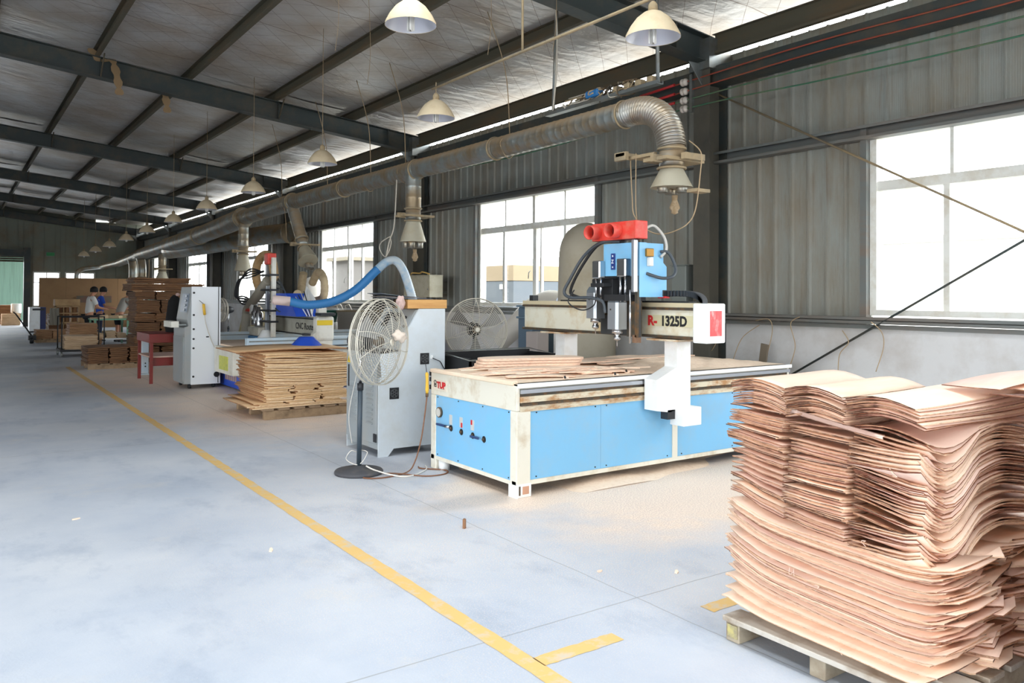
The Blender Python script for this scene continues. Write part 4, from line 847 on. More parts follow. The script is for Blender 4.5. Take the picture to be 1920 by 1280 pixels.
SH = [(1.40, .055), (1.50, .012), (1.6, 0), (1.8, .012), (1.95, .022), (2.1, .035), (2.2, .05), (2.30, .085), (2.40, .135)]
NB = 40
TB = [rr.choice((.2, .3, .5, .6, .8, .9, 1.1, 3.4)) for _ in range(NB)]
for k in range(NB):
    t = sum(TB[:k+1])/sum(TB); zb = .124+t*(.556-.124); amp = min(1.0, .30+t*2.0)*(1 if t < .75 else 1-(t-.75)*.8); L = rr.uniform(.93, 1.0); off = rr.uniform(-.02, .02)
    ya = 2.40+off+(.04 if k < 3 else 0); sk = rr.uniform(-.02, .02); xo = rr.uniform(-.012, .012); tw = rr.uniform(-.006, .006); dro = rr.uniform(-.004, .004); cu = rr.uniform(-.3, .3)*.02
    def f(u, v, ya=ya, L=L, zb=zb, amp=amp, sk=sk, xo=xo, tw=tw, dro=dro, cu=cu, t=t):
        y = ya-u*L; x = 2.885+xo+v*.30+sk*u
        z = zb+amp*interp(SH, y)*.85+dro+tw*math.sin(u*7)+(cu*(1-u)**6 if cu > 0 else 0)-.012*math.sin(v*3.14)*amp
        return (x, y, max(z, .1155+k*.0015))
    sheet('veneer_sheet', f, 18, 2, rr.uniform(.0028, .0045), VM, 'long wavy veneer sheet, %s up from the pallet in the near stack' % nth(k+1), 'sheet', 'long sheets in the lower half of the near stack', .02, rr)
for c, xc in enumerate((3.20, 3.52, 3.84)):
    for k in range(24):
        t = (k+.5)/24; zb = .124+t*(.56-.124); amp = min(1.0, .30+t*2.0); L = rr.uniform(.86, 1.02); ya = 2.38+rr.uniform(-.02, .02); xo = rr.uniform(-.03, .03); sk = rr.uniform(-.05, .05); cu = rr.uniform(0, .05)
        dr = rr.uniform(-.03, .005)*(1-t)
        def f(u, v, ya=ya, L=L, zb=zb, amp=amp, xo=xo, sk=sk, xc=xc, cu=cu, dr=dr):
            y = ya-u*L; return (xc+xo+v*.30+sk*u, y, max(.117, zb+amp*interp(SH, y)*.85+dr*u**3-.02*abs(v-.5)*u+cu*v*u**6*.5))
        sheet('veneer_sheet', f, 14, 3, rr.uniform(.005, .009), VM, 'ragged veneer sheet, %s up in the %s column of the lower near stack' % (nth(k+1), ('second', 'third', 'rearmost')[c]), 'sheet', 'ragged lower sheets of the %s column' % ('second', 'third', 'rearmost')[c], .05, rr)
cols = [(2.395, .295, 50, 'far-left'), (2.095, .29, 50, 'middle'), (1.805, .30, 52, 'right')]
for c, (yt, wd, n, nm) in enumerate(cols):
    TB = [rr.choice((.3, .5, .6, .7, .9, 1.0, 2.0)) for _ in range(n)]
    grp_off = 0; tilt = 0
    for k in range(n):
        t = sum(TB[:k+1])/sum(TB)
        if k % 9 == 0: grp_off = rr.uniform(-.03, .022); tilt = rr.uniform(-.02, .035)*(1 if t < .8 else 0)
        L = (.62 if c < 2 else 1.05)+rr.uniform(-.02, .02); W_ = wd*rr.uniform(.9, .98); xo = grp_off+rr.uniform(-.008, .008); sk = rr.uniform(-.012, .012)
        ztop = (1.18, 1.175, 1.165)[c]; arch = .028 if t > .78 else 0; amp = 0 if t > .86 else (.10 if t < .75 else .10*(.86-t)/.11)
        gapz = rr.uniform(-.0015, .0015)
        def f(u, v, L=L, W_=W_, xo=xo, sk=sk, t=t, yt=yt, ztop=ztop, arch=arch, amp=amp, c=c, tilt=tilt, gapz=gapz):
            x = 2.892+xo+u*L; y = yt-v*W_+sk*u
            b_ = interp(Btab, y)+.008; z = b_+(ztop-b_)*t+gapz
            z += arch*(math.sin(v*3.0+.25)-.55) - tilt*(v-.5)*.6
            wv = -math.sin(min(1, (x-2.87)/.42)*math.pi)*1.0 if x < 3.29 else .25*math.sin((x-3.29)/.4*math.pi)
            z += wv*amp*(.35+.65*v if c == 2 else .3)*(1 if c == 2 else .5)
            if t > .86: z -= .006*math.sin((x-2.9)*4+t*20)
            return (x, y, z)
        lab = 'wavy veneer sheet, %s down in the upper %s column of the near stack' % (nth(n-k), nm); grp = 'upper sheets of the %s column' % nm
        if k == n-1: lab = 'topmost veneer sheet of the %s column on the near stack' % nm
        sheet('veneer_sheet', f, 16 if c == 2 else 8, 5, rr.uniform(.0032, .0052), VM, lab, 'sheet', grp, .008, rr)
# loose sheets and splinters about the near stack
def loose(pts_fn, label, th=.004, nm='veneer_sheet', cat='sheet', m=None): return sheet(nm, pts_fn, 10, 2, th, m or VM, label, cat, None, .01, rr)
loose(lambda u, v: (3.30+u*.95, 1.66-u*.12-v*.22, 1.195+.03*math.sin(u*3.1)+.01*u), 'pale loose veneer sheet lying across the right end of the near stack top')
loose(lambda u, v: (3.42+u*.8, 1.50+u*.0-v*.2, 1.19+.055*u), 'raised veneer sheet propped by the wood block on the near stack')
loose(lambda u, v: (3.40+u*.8, 1.52-v*.2, 1.165-.06*u), 'drooping veneer sheet under the wood block on the near stack')
mb = MB(); mb.bbox(3.62, 3.80, 1.36, 1.46, 1.163, 1.203, .005); mb.build('wood_block', mat('dark_wood_block', (138, 112, 86), .8), label='small wood block wedged between loose sheets on the near stack', cat='block')
loose(lambda u, v: (2.885-.012*math.sin(u*3), 2.08-u*.42, 1.075-.055*u+(.018)*(v-.5)), 'tan splinter hanging across the middle column front of the near stack', .003)
for k in range(5):
    a = (2.875, 2.06-.11*k, (.41, .38, .16, .60, .9)[k]); mb = MB(); mb.tube(spline([(a[0], a[1]+rr.uniform(-.02, .02), a[2]+rr.uniform(-.02, .02)) for _ in range(5)], 4), .0016, 4)
    mb.build('wood_fibre', V_face, label='curled pale wood fibre on the near stack front, %s' % ('left, lower half', 'centre, lower half', 'just above the pallet', 'right, mid height', 'right, upper half')[k], cat='fibre', group='fibres on the near stack')

# --- second pallet: plywood blanks beside the cabinet
pal2 = thing('pallet', 'low brown pallet under the plywood stack behind the grey cabinet', 'pallet', (3.16, 9.75, 0))
for k, yy in enumerate((9.80, 10.35, 10.9)): mb = MB(); mb.bbox(3.16, 4.30, yy-.04, yy+.04, 0, .11, .006); mb.build('stringer', mat('brown_stringer', (156, 132, 104), .9, dirt=(104, 84, 64), damt=.8, dscale=6, var=.1), pal2)
for k in range(6): xa = 3.13+k*.2; mb = MB(); mb.bbox(xa, xa+.14, 9.74, 10.96, .111, .135, .004); mb.build('deck_board', mat('brown_deck', (140, 118, 94), .9, var=.12), pal2)
P_face = veneer_mat('plywood_blank_face', [(214, 178, 138), (196, 158, 118), (222, 190, 150), (176, 136, 100)])
P_edge = veneer_mat('plywood_blank_edge', [(232, 202, 160), (214, 176, 130), (240, 214, 176), (186, 140, 100)], True)
P_edge2 = veneer_mat('plywood_blank_end', [(170, 128, 92), (134, 92, 62), (190, 146, 108), (96, 64, 46)], True)
PM = [P_face, P_edge2, P_edge]
rr = random.Random(5)
n = 44
for k in range(n):
    t = (k+.5)/n; z = .137+t*.66
    low = t < .42
    segs = [(3.16, 1.13)] if not low or k in (0, 1, 2, 9, 10) else [(3.16, .36), (3.54, .34), (3.90, .36)]
    if k in (0, 1, 2): segs = [(3.02+.03*k, 1.25)]
    for si, (xs, L) in enumerate(segs):
        xo = rr.uniform(-.035, .02)-(.10 if .05 < t < .12 else 0)-(.06 if .3 < t < .34 else 0); ph = rr.uniform(0, 6); yo = rr.uniform(-.015, .015); W_ = 1.1+rr.uniform(-.04, .04)
        am = .006 if not low else .003
        def f(u, v, xs=xs, L=L, xo=xo, z=z, ph=ph, yo=yo, W_=W_, am=am, t=t, low=low):
            x = xs+xo+u*L; y = 9.76+yo+v*W_
            zz = z+am*math.sin(u*5+ph)*.7+(.018*(1-u)**3*math.cos(u*4) if not low else 0)+(.02*t*v)
            if t > .9: zz += .012*math.sin(u*6.0)
            return (x, y, zz)
        sheet('plywood_blank', f, 10 if L > .5 else 4, 3, rr.uniform(.009, .0125), PM, ('plywood blank, %s up, %s, in the stack behind the grey cabinet' % (nth(k+1), ('left', 'middle', 'right')[si] if len(segs) == 3 else 'full width')), 'blank', 'plywood blanks in the %s' % ('lower rows' if len(segs) == 3 else 'full-width layers'), .02, rr)
sheet('plywood_blank', lambda u, v: (2.86+u*1.5, 9.95+v*.9+u*.05, .825+.02*math.sin(u*3.0)+.01*v), 10, 3, .012, [P_face, P_edge2, P_edge2], 'brown plywood blank on top of the second stack, overhanging towards the aisle', 'blank', None, .0, rr)
sheet('plywood_blank', lambda u, v: (2.98+u*1.0, 10.0+v*.9, .808+.008*math.sin(u*5)), 8, 3, .010, [P_face, P_edge2, P_edge2], 'darker plywood blank just under the overhanging top one', 'blank', None, .0, rr)

# unseen neighbour stack out of view, added to shade the near stack's right face
for k in range(9):
    z0 = .115+k*.12; bx = MB(); n = 4; 
    for q in range(n): o_ = R.uniform(-.02, .02); bx.bbox(3.16+o_, 4.35+o_, .22, 1.20, z0+q*.029, z0+q*.029+.022, .004)
    bx.build('unseen_veneer_bundle', [mat('plain_veneer', (206, 166, 136), .8, dirt=(150, 104, 78), damt=.8, dscale=4, var=.1)], label='veneer bundle, %s up in the unseen neighbouring stack right of the near one' % nth(k+1), cat='bundle', group='bundles of the unseen neighbouring stack', kind='stuff')
t = thing('pallet', 'pallet under the unseen neighbouring stack beside the near one', 'pallet', (3.2, .2, 0))
for yy in (.27, .7, 1.15): mb = MB(); mb.bbox(3.15, 4.4, yy-.037, yy+.037, 0, .088, .006); mb.build('stringer', M_pal, t)
mb = MB(); mb.box(3.15, 4.4, .2, 1.2, .089, .112); mb.build('deck', M_palw, t)
# ================================================================== DUCT, DROPS, LAMPS, WIRES
M_duct = mat('dusty_spiral_duct', (150, 156, 154), .38, .7, dirt=(150, 128, 96), damt=.85, dscale=3.2, dthr=(.4, .62), coord='World')
M_dustd = mat('dust_caked_metal', (168, 148, 116), .85, dirt=(128, 120, 104), damt=.8, dscale=6, bump=.2, coord='World')
M_fun = mat('dusty_funnel', (186, 180, 160), .6, .2, dirt=(178, 160, 128), damt=.6, dscale=5, coord='World')
M_rope = mat('dusty_rope', (176, 152, 120), .9)
M_wirew = mat('old_white_cable', (204, 196, 182), .7)
def dust_top(m, col=(176, 150, 116), lo=.05, hi=.75, amt=.85):
    nt = m.node_tree; b = nt.nodes['Principled BSDF']; g = node(nt, 'ShaderNodeNewGeometry'); sx = node(nt, 'ShaderNodeSeparateXYZ'); nt.links.new(g.outputs['Normal'], sx.inputs[0])
    r = node(nt, 'ShaderNodeMapRange'); r.inputs[1].default_value = lo; r.inputs[2].default_value = hi; r.inputs[4].default_value = amt; nt.links.new(sx.outputs[2], r.inputs[0])
    mx = node(nt, 'ShaderNodeMix', data_type='RGBA'); src = b.inputs['Base Color'].links[0].from_socket; nt.links.new(src, mx.inputs[6]); mx.inputs[7].default_value = srgb(col); nt.links.new(r.outputs[0], mx.inputs[0]); nt.links.new(mx.outputs[2], b.inputs['Base Color'])
    iv = node(nt, 'ShaderNodeMath', operation='MULTIPLY_ADD'); iv.inputs[1].default_value = -b.inputs['Metallic'].default_value; iv.inputs[2].default_value = b.inputs['Metallic'].default_value; nt.links.new(r.outputs[0], iv.inputs[0]); nt.links.new(iv.outputs[0], b.inputs['Metallic'])
    rg = node(nt, 'ShaderNodeMath', operation='MULTIPLY_ADD'); rg.inputs[1].default_value = .5; rg.inputs[2].default_value = b.inputs['Roughness'].default_value; nt.links.new(r.outputs[0], rg.inputs[0]); nt.links.new(rg.outputs[0], b.inputs['Roughness'])
dust_top(M_duct)
def spiral(a, b, r, pitch=.11, n=20, name='duct_section', parent=None, m=None):
    a = Vector(a); b = Vector(b); L = (b-a).length; k = max(1, int(L/pitch)); prof = [(r*.97, 0)]
    for i in range(k):
        h = L*i/k; prof += [(r, h+L/k*.04), (r, h+L/k*.86), (r+.004, h+L/k*.93), (r, h+L/k*.99)]
    prof += [(r*.97, L)]
    mb = MB(); mb.lathe(a, prof, b-a, n); return mb.build(name, m or M_duct, parent)
def band(c, ax, r, parent, name='clamp_band'):
    mb = MB(); mb.torus(c, ax, r+.008, .012, 22, 6); mb.build(name, M_dustd, parent)
DX = 5.5
du = thing('extraction_duct', 'long dusty spiral extraction duct running along the window wall', 'duct', (DX, 5.8, 3.36))
secs = [(5.84, 8.15, 3.36, .128), (8.15, 10.2, 3.36, .130), (10.2, 12.8, 3.362, .134), (12.8, 15.3, 3.36, .14), (15.3, 18.6, 3.30, .165), (18.6, 22.5, 3.12, .225), (22.5, 26.5, 3.02, .235), (26.5, 31.0, 2.92, .20), (31.0, 35.2, 2.75, .15), (35.2, 39.5, 2.72, .12)]
pz = 3.36
for (a, b, z, r) in secs:
    spiral((DX, a, pz), (DX, b-.01, z), r, parent=du); band((DX, a+.05, pz), (0, 1, 0), r, du); pz = z
# flexible elbow over the near machine, then the drop
mb = MB(); pts = [(DX, 5.84, 3.36), (DX, 5.70, 3.362), (DX, 5.56, 3.34), (DX, 5.42, 3.27), (DX, 5.32, 3.16), (DX, 5.27, 3.04), (DX, 5.25, 2.93)]
sp_ = spline(pts, 9); q = []; rs = []
for i in range(len(sp_)-1):
    for k in range(3): q.append(sp_[i].lerp(sp_[i+1], k/3)); rs.append((.119, .128, .138, .138, .128, .119)[k+3*(i % 2)])
mb.tube(q, rs, 20); dust_top(mat('flexible_alu', (176, 178, 176), .3, .85, dirt=(170, 146, 110), damt=.8, dscale=2.0, coord='World')); mb.build('flexible_elbow', mat('flexible_alu', (176, 178, 176), .3, .85, dirt=(170, 146, 110), damt=.8, dscale=2.0, coord='World'), du)
def drop(x, y, ztop, zfl, zbot, r, label, tilt=(0, 0), tubes=3, top=None, rope=True, rag=True):
    t = thing('suction_funnel', label, 'funnel', (x, y, zbot)); tx, ty = tilt
    p = lambda z: Vector((x+tx*(ztop-z), y+ty*(ztop-z), z)); ax = (p(zbot)-p(ztop)).normalized()
    spiral(p(ztop), p(zfl+.16), r, .14, 18, 'drop_pipe', t)
    band(p(zfl+.18), ax, r, t); band(p(zfl-.0), ax, r, t)
    mb = MB(); mb.lathe(p(zfl+.16), [(r*.95, 0), (r*.95, .17)], ax, 18); mb.build('slide_gate', M_duct, t)
    mb = MB(); c = p(zfl+.07); mb.box(c.x-r-.10, c.x+r+.16, c.y-r-.03, c.y+r+.03, c.z-.015, c.z+.015); mb.box(c.x-r-.14, c.x-r-.02, c.y-.02, c.y+.02, c.z-.03, c.z+.04); mb.build('gate_plate', M_dustd, t)
    h = zfl-zbot; mb = MB(); mb.lathe(p(zfl), [(r*.86, 0), (r*.92, h*.05), (r*1.62, h*.72), (r*1.66, h*.76)], ax, 24); mb.build('cone', M_fun, t)
    for k in range(tubes):
        a = 2*math.pi*k/tubes+.9; c = p(zbot+h*.24)+Vector((math.cos(a)*r*.85, math.sin(a)*r*.85, .01)); mb = MB(); mb.lathe(c, [(r*.42, 0), (r*.44, h*.10), (r*.42, h*.13), (r*.44, h*.24), (r*.38, h*.25)], ax, 14); mb.build('outlet_stub', M_duct, t)
    if rag:
        c = p(zbot)+Vector((.02, -.02, -.01)); mb = MB(); mb.lathe(c, [(.03, 0), (.026, .05), (.045, .10), (.05, .12), (.03, .15), (.035, .165), (.005, .18)], (.05, .05, -1), 9); mb.build('tied_bag', mat('dusty_rag', (150, 128, 98), .95, dirt=(190, 172, 146), damt=.9, dscale=22), t)
    return t
d1 = drop(DX, 5.25, 2.95, 2.74, 2.50, .12, 'grey suction funnel hanging above the near gantry', tubes=3)
mb = MB(); mb.box(5.30, 5.72, 5.68, 5.80, 2.90, 2.93); mb.box(5.38, 5.42, 5.36, 5.72, 2.87, 2.90); mb.box(5.30, 5.34, 5.66, 5.82, 2.86, 2.94); mb.build('bracket', M_dustd, d1)
mb = MB(); mb.bbox(5.44, 5.70, 5.02, 5.08, 2.80, 2.86, .004); mb.build('gate_handle', M_dustd, d1)
mb = MB(); mb.box(5.52, 5.70, 4.96, 5.08, 2.50, 2.53); mb.build('torn_flap', M_dustd, d1)
mb = MB(); mb.tube(spline([(5.42, 5.72, 2.90), (5.35, 5.62, 2.5), (5.32, 5.55, 2.30), (5.35, 5.35, 2.14), (5.42, 5.15, 2.14), (5.5, 4.98, 2.28), (5.55, 4.94, 2.7), (5.56, 4.95, 2.86), (5.55, 5.08, 2.98)], 8), .006, 5); mb.build('slack_cord', M_rope, d1)
mb = MB(); mb.tube(spline([(5.38, 5.60, 2.92), (5.34, 5.56, 2.45), (5.2, 5.40, 2.25), (4.78, 5.0, 2.19)], 8), .005, 5); mb.build('hanging_cord', M_rope, d1)
drop(DX, 10.35, 3.44, 2.62, 2.22, .115, 'grey suction funnel above the wire fan, second from the near end', tubes=4)
drop(DX, 15.45, 3.35, 2.42, 2.0, .115, 'slanting suction funnel above the far router table', tilt=(.0, -.78), tubes=2, rag=False)
drop(DX, 18.6, 3.2, 2.45, 1.95, .115, 'upright suction funnel left of the slanting one', tubes=2, rag=False)
drop(DX, 27.2, 2.8, 2.25, 1.9, .12, 'distant funnel above the tall brown stack', tubes=2, rag=False)
for k, (yy, lab) in enumerate(((30.5, 'right'), (32.2, 'left'))):
    t = thing('duct_elbow', 'shiny curved duct elbow near the far end, the %s one of two' % lab, 'duct', (DX, yy, 2.2))
    mb = MB(); mb.tube(spline([(DX, yy+1.1, 2.86), (DX, yy+.6, 2.86), (DX, yy+.2, 2.72), (DX, yy, 2.45), (DX, yy, 2.1)], 7), .14, 14); mb.build('bend', M_duct, t)
    band((DX, yy, 2.12), (0, 0, 1), .14, t); mb = MB(); mb.lathe((DX, yy, 2.1), [(.1, 0), (.2, -.25), (.2, -.3)], n=14); mb.build('cone', M_fun, t)
t = thing('duct_elbow', 'brown duct bend dropping in front of the end wall windows', 'duct', (DX-.7, 41.5, 2.0))
mb = MB(); mb.tube(spline([(DX, 39.4, 2.72), (DX, 40.5, 2.72), (5.0, 41.4, 2.66), (4.74, 41.5, 2.45), (4.72, 41.5, 2.05)], 7), .10, 12); mb.build('bend', M_duct, t)
# lower duct joining from the wall
t = thing('branch_duct', 'lower duct leaving the window wall and merging into the main duct', 'duct', (6.4, 20, 3))
mb = MB(); mb.tube(spline([(7.25, 20.6, 3.15), (6.9, 21.2, 3.12), (6.4, 22.3, 3.02), (5.9, 24.0, 2.92), (5.55, 26.4, 2.88)], 8), [.26]*33, 20); mb.build('pipe', M_duct, t)
mb = MB(); mb.lathe((7.25, 20.6, 3.15), [(.27, 0), (.30, -.14), (.33, -.2)], (-.35, .6, -.03), 22, caps=False); mb.build('flared_end', M_dustd, t)
# hanging ropes
def rope(pts, r=.006, label='dusty rope hanging from the roof', m=None, cat='rope', name='rope', group=None):
    mb = MB(); mb.tube(spline(pts, 6), r, 5); return mb.build(name, m or M_rope, label=label, cat=cat, group=group)
for k, (x, y, z) in enumerate(((5.5, 10.6, 3.5), (5.5, 7.9, 3.5), (5.5, 11.8, 3.5), (5.5, 16.0, 3.5), (5.5, 13.6, 3.5))):
    top = rz_top(x)+.17; where = ('second funnel', 'cable tray', 'second column', 'slanting funnel', 'middle window')[k]
    rope([(x-.1, y+.35, top), (x, y+.1, (top+z)/2), (x, y, z)], .006, 'thin rope holding up the duct by the %s' % where)
    mb = MB(); mb.tube(spline([(x, y, z), (x+.14, y, z-.13), (x, y+.02, z-.30), (x-.14, y, z-.13), (x, y, z)], 6), .005, 5); mb.build('rope_loop', M_rope, label='rope loop slung round the duct by the %s' % where, cat='rope')
for (x, y) in ((4.15, 9.0), (3.4, 8.2), (4.6, 7.0), (5.0, 6.4)):
    rope([(x, y, rz_top(x)+.17), (x+.03, y, rz_top(x)-.5), (x, y+.02, rz_top(x)-.9)], .003, 'thin dusty string dangling from the roof, %s' % {9.0: 'beyond the second lamp', 8.2: 'nearest the aisle', 7.0: 'beside the second lamp', 6.4: 'left of the cable tray'}[y], group='strings dangling from the roof')
rope([(5.36, 15.3, 2.6), (5.30, 15.2, 3.0), (5.4, 15.6, 3.3)], .006, 'cord beside the slanting funnel')
t = thing('hoist_rope', 'pale rope loops holding the bent blue hose', 'rope', (5.4, 10.9, 2.2))
mb = MB(); mb.tube(spline([(5.42, 10.72, 3.3), (5.42, 10.8, 2.6), (5.40, 10.92, 2.35), (5.38, 10.98, 2.12)], 8), .009, 6); mb.build('strand', M_wirew, t)
mb = MB(); mb.tube(spline([(5.40, 10.90, 2.42), (5.36, 11.12, 2.34), (5.38, 11.2, 2.24), (5.38, 11.0, 2.12), (5.40, 10.86, 2.3), (5.40, 10.90, 2.42)], 8), .008, 6); mb.build('loop', M_wirew, t)
# blue-white flexible hose
M_hose = mat('faded_blue_hose', (74, 142, 196), .5, dirt=(216, 216, 212), damt=.9, dscale=.9, dthr=(.5, .62), coord='World')
hs_ = spline([(4.05, 11.4, 1.44), (4.3, 11.3, 1.39), (4.65, 11.2, 1.45), (4.95, 11.1, 1.62), (5.22, 11.0, 1.90), (5.38, 10.96, 2.04), (5.50, 10.9, 2.06), (5.60, 10.85, 1.92), (5.68, 10.8, 1.66), (5.78, 10.8, 1.35)], 10)
q = []; rs = []
for i in range(len(hs_)-1):
    for k in range(2): q.append(hs_[i].lerp(hs_[i+1], k/2)); rs.append((.062, .067)[k])
def hose_piece(a, b, m, nm='hose_length'): mb = MB(); mb.tube(q[a:b], rs[a:b], 14); return mb.build(nm, m, ht)
ht = thing('flexible_hose', 'faded blue ribbed hose hung over a rope in front of the third window', 'hose', (5, 11, 1.3))
n_ = len(q); hose_piece(0, int(n_*.47), mat('blue_hose', (52, 124, 186), .5)); hose_piece(int(n_*.47)-1, n_, mat('pale_hose', (196, 206, 212), .5, dirt=(110, 170, 210), damt=.8, dscale=6, coord='World'))
# pendant lamps
M_shade = mat('dusty_lamp_shade', (214, 196, 164), .7, dirt=(196, 172, 136), damt=.6, dscale=8)
M_shin = mat('lamp_inside', (206, 206, 214), .35, .3)
M_bulb = mat('lamp_glass', (236, 234, 228), .3)
def make_lamp():
    t = thing('pendant_lamp', '', 'lamp', (0, 0, 0))
    mb = MB(); mb.lathe((0, 0, 0), [(.200, 0), (.196, .02), (.165, .08), (.12, .14), (.07, .18), (.035, .195)], n=28, caps=False); mb.build('shade', M_shade, t, local=True)
    mb = MB(); mb.lathe((0, 0, 0), [(.198, .002), (.16, .077), (.115, .135), (.066, .172), (.01, .18)], n=28, caps=False); mb.build('reflector', M_shin, t, local=True, fix=False)
    mb = MB(); mb.lathe((0, 0, .19), [(.036, 0), (.034, .05), (.02, .07), (.006, .08)], n=14); mb.build('cap', M_dustd, t, local=True)
    mb = MB()
    for k in range(3): a = k*2*math.pi/3; x, y = .025*math.cos(a), .025*math.sin(a); mb.tube([(x, y, .16), (x, y, -.035), (x*.4, y*.4, -.045), (x*.4+.01, y*.4, .15)], .009, 6)
    mb.build('bulb', M_bulb, t, local=True); return t
lamp0 = make_lamp()
names = ['over the near gantry', 'beyond the cable tray', 'before the third window', 'above the blue hose', 'above the far router table', 'past the far router table', 'above the tall brown stack', 'beyond the tall brown stack', 'near the far duct elbows', 'last but one before the end wall', 'furthest away by the end wall']
LY = [4.15, 7.32, 10.45, 13.5, 16.5, 19.4, 22.4, 25.4, 28.4, 31.4, 34.4]; LZ = [3.42, 3.40, 3.33, 3.25, 3.22, 3.17, 3.12, 3.08, 3.03, 3.0, 2.95]
for i, (y, z) in enumerate(zip(LY, LZ)):
    o = lamp0 if i == 0 else copy_tree(lamp0); o.location = (4.15, y, z); o['label'] = 'dusty cream pendant lamp '+names[i]; o['group'] = 'row of pendant lamps'
    if i: 
        top = rz_top(4.15)+.17; mb = MB(); mb.tube([(0, 0, .27), (0, .0, top-z if i > 1 else .38)], .004, 5); mb.build('flex', M_rope, o, local=True)
o = copy_tree(lamp0); o.location = (2.89, 5.5, 3.63); o['label'] = 'dusty cream pendant lamp at the top, nearest the aisle'; o['group'] = 'row of pendant lamps'
mb = MB(); mb.tube([(0, 0, .27), (0, 0, 1.5)], .005, 5); mb.build('flex', M_rope, o, local=True)
# conduit carrying the lamps, cable tray
t = thing('conduit_rail', 'pale dusty conduit carrying the near lamps', 'conduit', (4.15, 4, 3.7))
mb = MB(); mb.tube([(4.15, 2.6, 3.705), (4.15, 7.4, 3.725)], .013, 8); mb.build('pipe', M_dustd, t)
mb = MB(); mb.tube([(4.15, 5.77, 3.73), (4.15, 5.77, 5.03)], .011, 8); mb.build('hanger_rod', M_dustd, t)
t = thing('cable_tray', 'hung metal channel heaped with tangled cables and a blue plug', 'tray', (5.5, 6.2, 3.6))
mb = MB(); mb.box(5.46, 5.54, 5.40, 7.15, 3.565, 3.572); mb.box(5.46, 5.466, 5.40, 7.15, 3.572, 3.60); mb.box(5.534, 5.54, 5.40, 7.15, 3.572, 3.60); mb.build('channel', M_galv, t)
for (xa, ya, za, xb, yb, zb) in ((5.5, 5.43, 3.58, 5.5, 5.46, 4.88), (5.5, 7.05, 3.58, 5.5, 6.99, 4.88)):
    mb = MB(); mb.tube([(xa, ya, za), (xb, yb, zb)], .019, 8); mb.build('hanger_pipe', M_galv, t)
mb = MB(); mb.tube(spline([(5.48, 7.03, 3.6), (5.46, 6.95, 4.0), (5.5, 6.99, 4.5), (5.46, 6.98, 4.85)], 6), .010, 6); mb.build('white_cable', M_wirew, t)
rr = random.Random(9)
for k in range(16):
    y0_ = rr.uniform(5.9, 6.9); p = [(5.5+rr.uniform(-.05, .05), y0_+rr.uniform(-.22, .22), 3.61+rr.uniform(-.05, .09)) for _ in range(6)]
    mb = MB(); mb.tube(spline(p, 5), rr.choice((.006, .008, .010)), 5); mb.build('cable', (M_dustd, M_wirew, M_grime)[k % 3], t)
mb = MB(); mb.bbox(5.45, 5.55, 6.25, 6.45, 3.62, 3.70, .02); mb.build('blue_plug', mat('blue_plug', (40, 110, 170), .5), t)
for k in range(4): mb = MB(); mb.bbox(5.46, 5.54, 5.95-.16*k, 6.03-.16*k, 3.60, 3.66, .01); mb.build('junction', M_dustd, t)
# insulated busbar wires on column insulators
M_rw = mat('red_insulated_wire', (150, 66, 48), .6, dirt=(140, 100, 70), damt=.7, dscale=4, coord='World'); M_gw = mat('green_insulated_wire', (60, 110, 84), .6, dirt=(120, 116, 86), damt=.7, dscale=4, coord='World')
ws_ = [(4.19, 4.25, 4.27, 'upper red', M_rw), (4.075, 4.14, 4.16, 'lower red', M_rw), (3.965, 3.99, 4.0, 'upper green', M_gw), (3.86, 3.83, 3.83, 'lower green', M_gw)]
for z0, z1, z2, nm, m in ws_:
    mb = MB(); mb.tube(spline([(7.33, 14.0, z0-.03), (7.37, 10.3, z0-.09), (7.40, 6.84, z0), (7.45, 5.0, z1-.01), (7.50, 3.0, z1-.03), (7.5, -.8, z2)], 8), .009, 6)
    mb.build('busbar_wire', m, label='%s insulated wire strung along the window wall' % nm, cat='wire')
t = thing('insulator_bracket', 'rack of four white insulators on the near column', 'insulator', (7.4, 6.75, 3.8))
mb = MB(); mb.box(7.385, 7.43, 6.72, 6.76, 3.80, 4.26); mb.build('bar', M_galv, t)
for z0, *_ in ws_:
    mb = MB(); mb.lathe((7.40, 6.90, z0-.0), [(.02, 0), (.045, .01), (.045, .035), (.028, .045), (.045, .055), (.045, .08), (.02, .1)], (0, -1, 0), 16); mb.build('insulator', mat('porcelain', (216, 206, 196), .3), t)
    mb = MB(); mb.cyl((7.38, 7.0, z0-.004), (7.37, 7.6, z0-.03), .018, 8); mb.build('sleeve', mat('red_sleeve', (170, 30, 32), .5), t)
# wall bracing rods
for a, b, lab, m in (((7.62, 6.50, 4.0), (7.62, -.7, .0), 'thin bracing rod crossing the near window downwards', M_dustd), ((7.66, 6.50, .10), (7.66, -.7, 4.28), 'thin bracing rod rising across the near window', M_steel)):
    mb = MB(); mb.tube([a, b], .012, 8); t = mb.build('bracing_rod', m, label=lab, cat='rod')

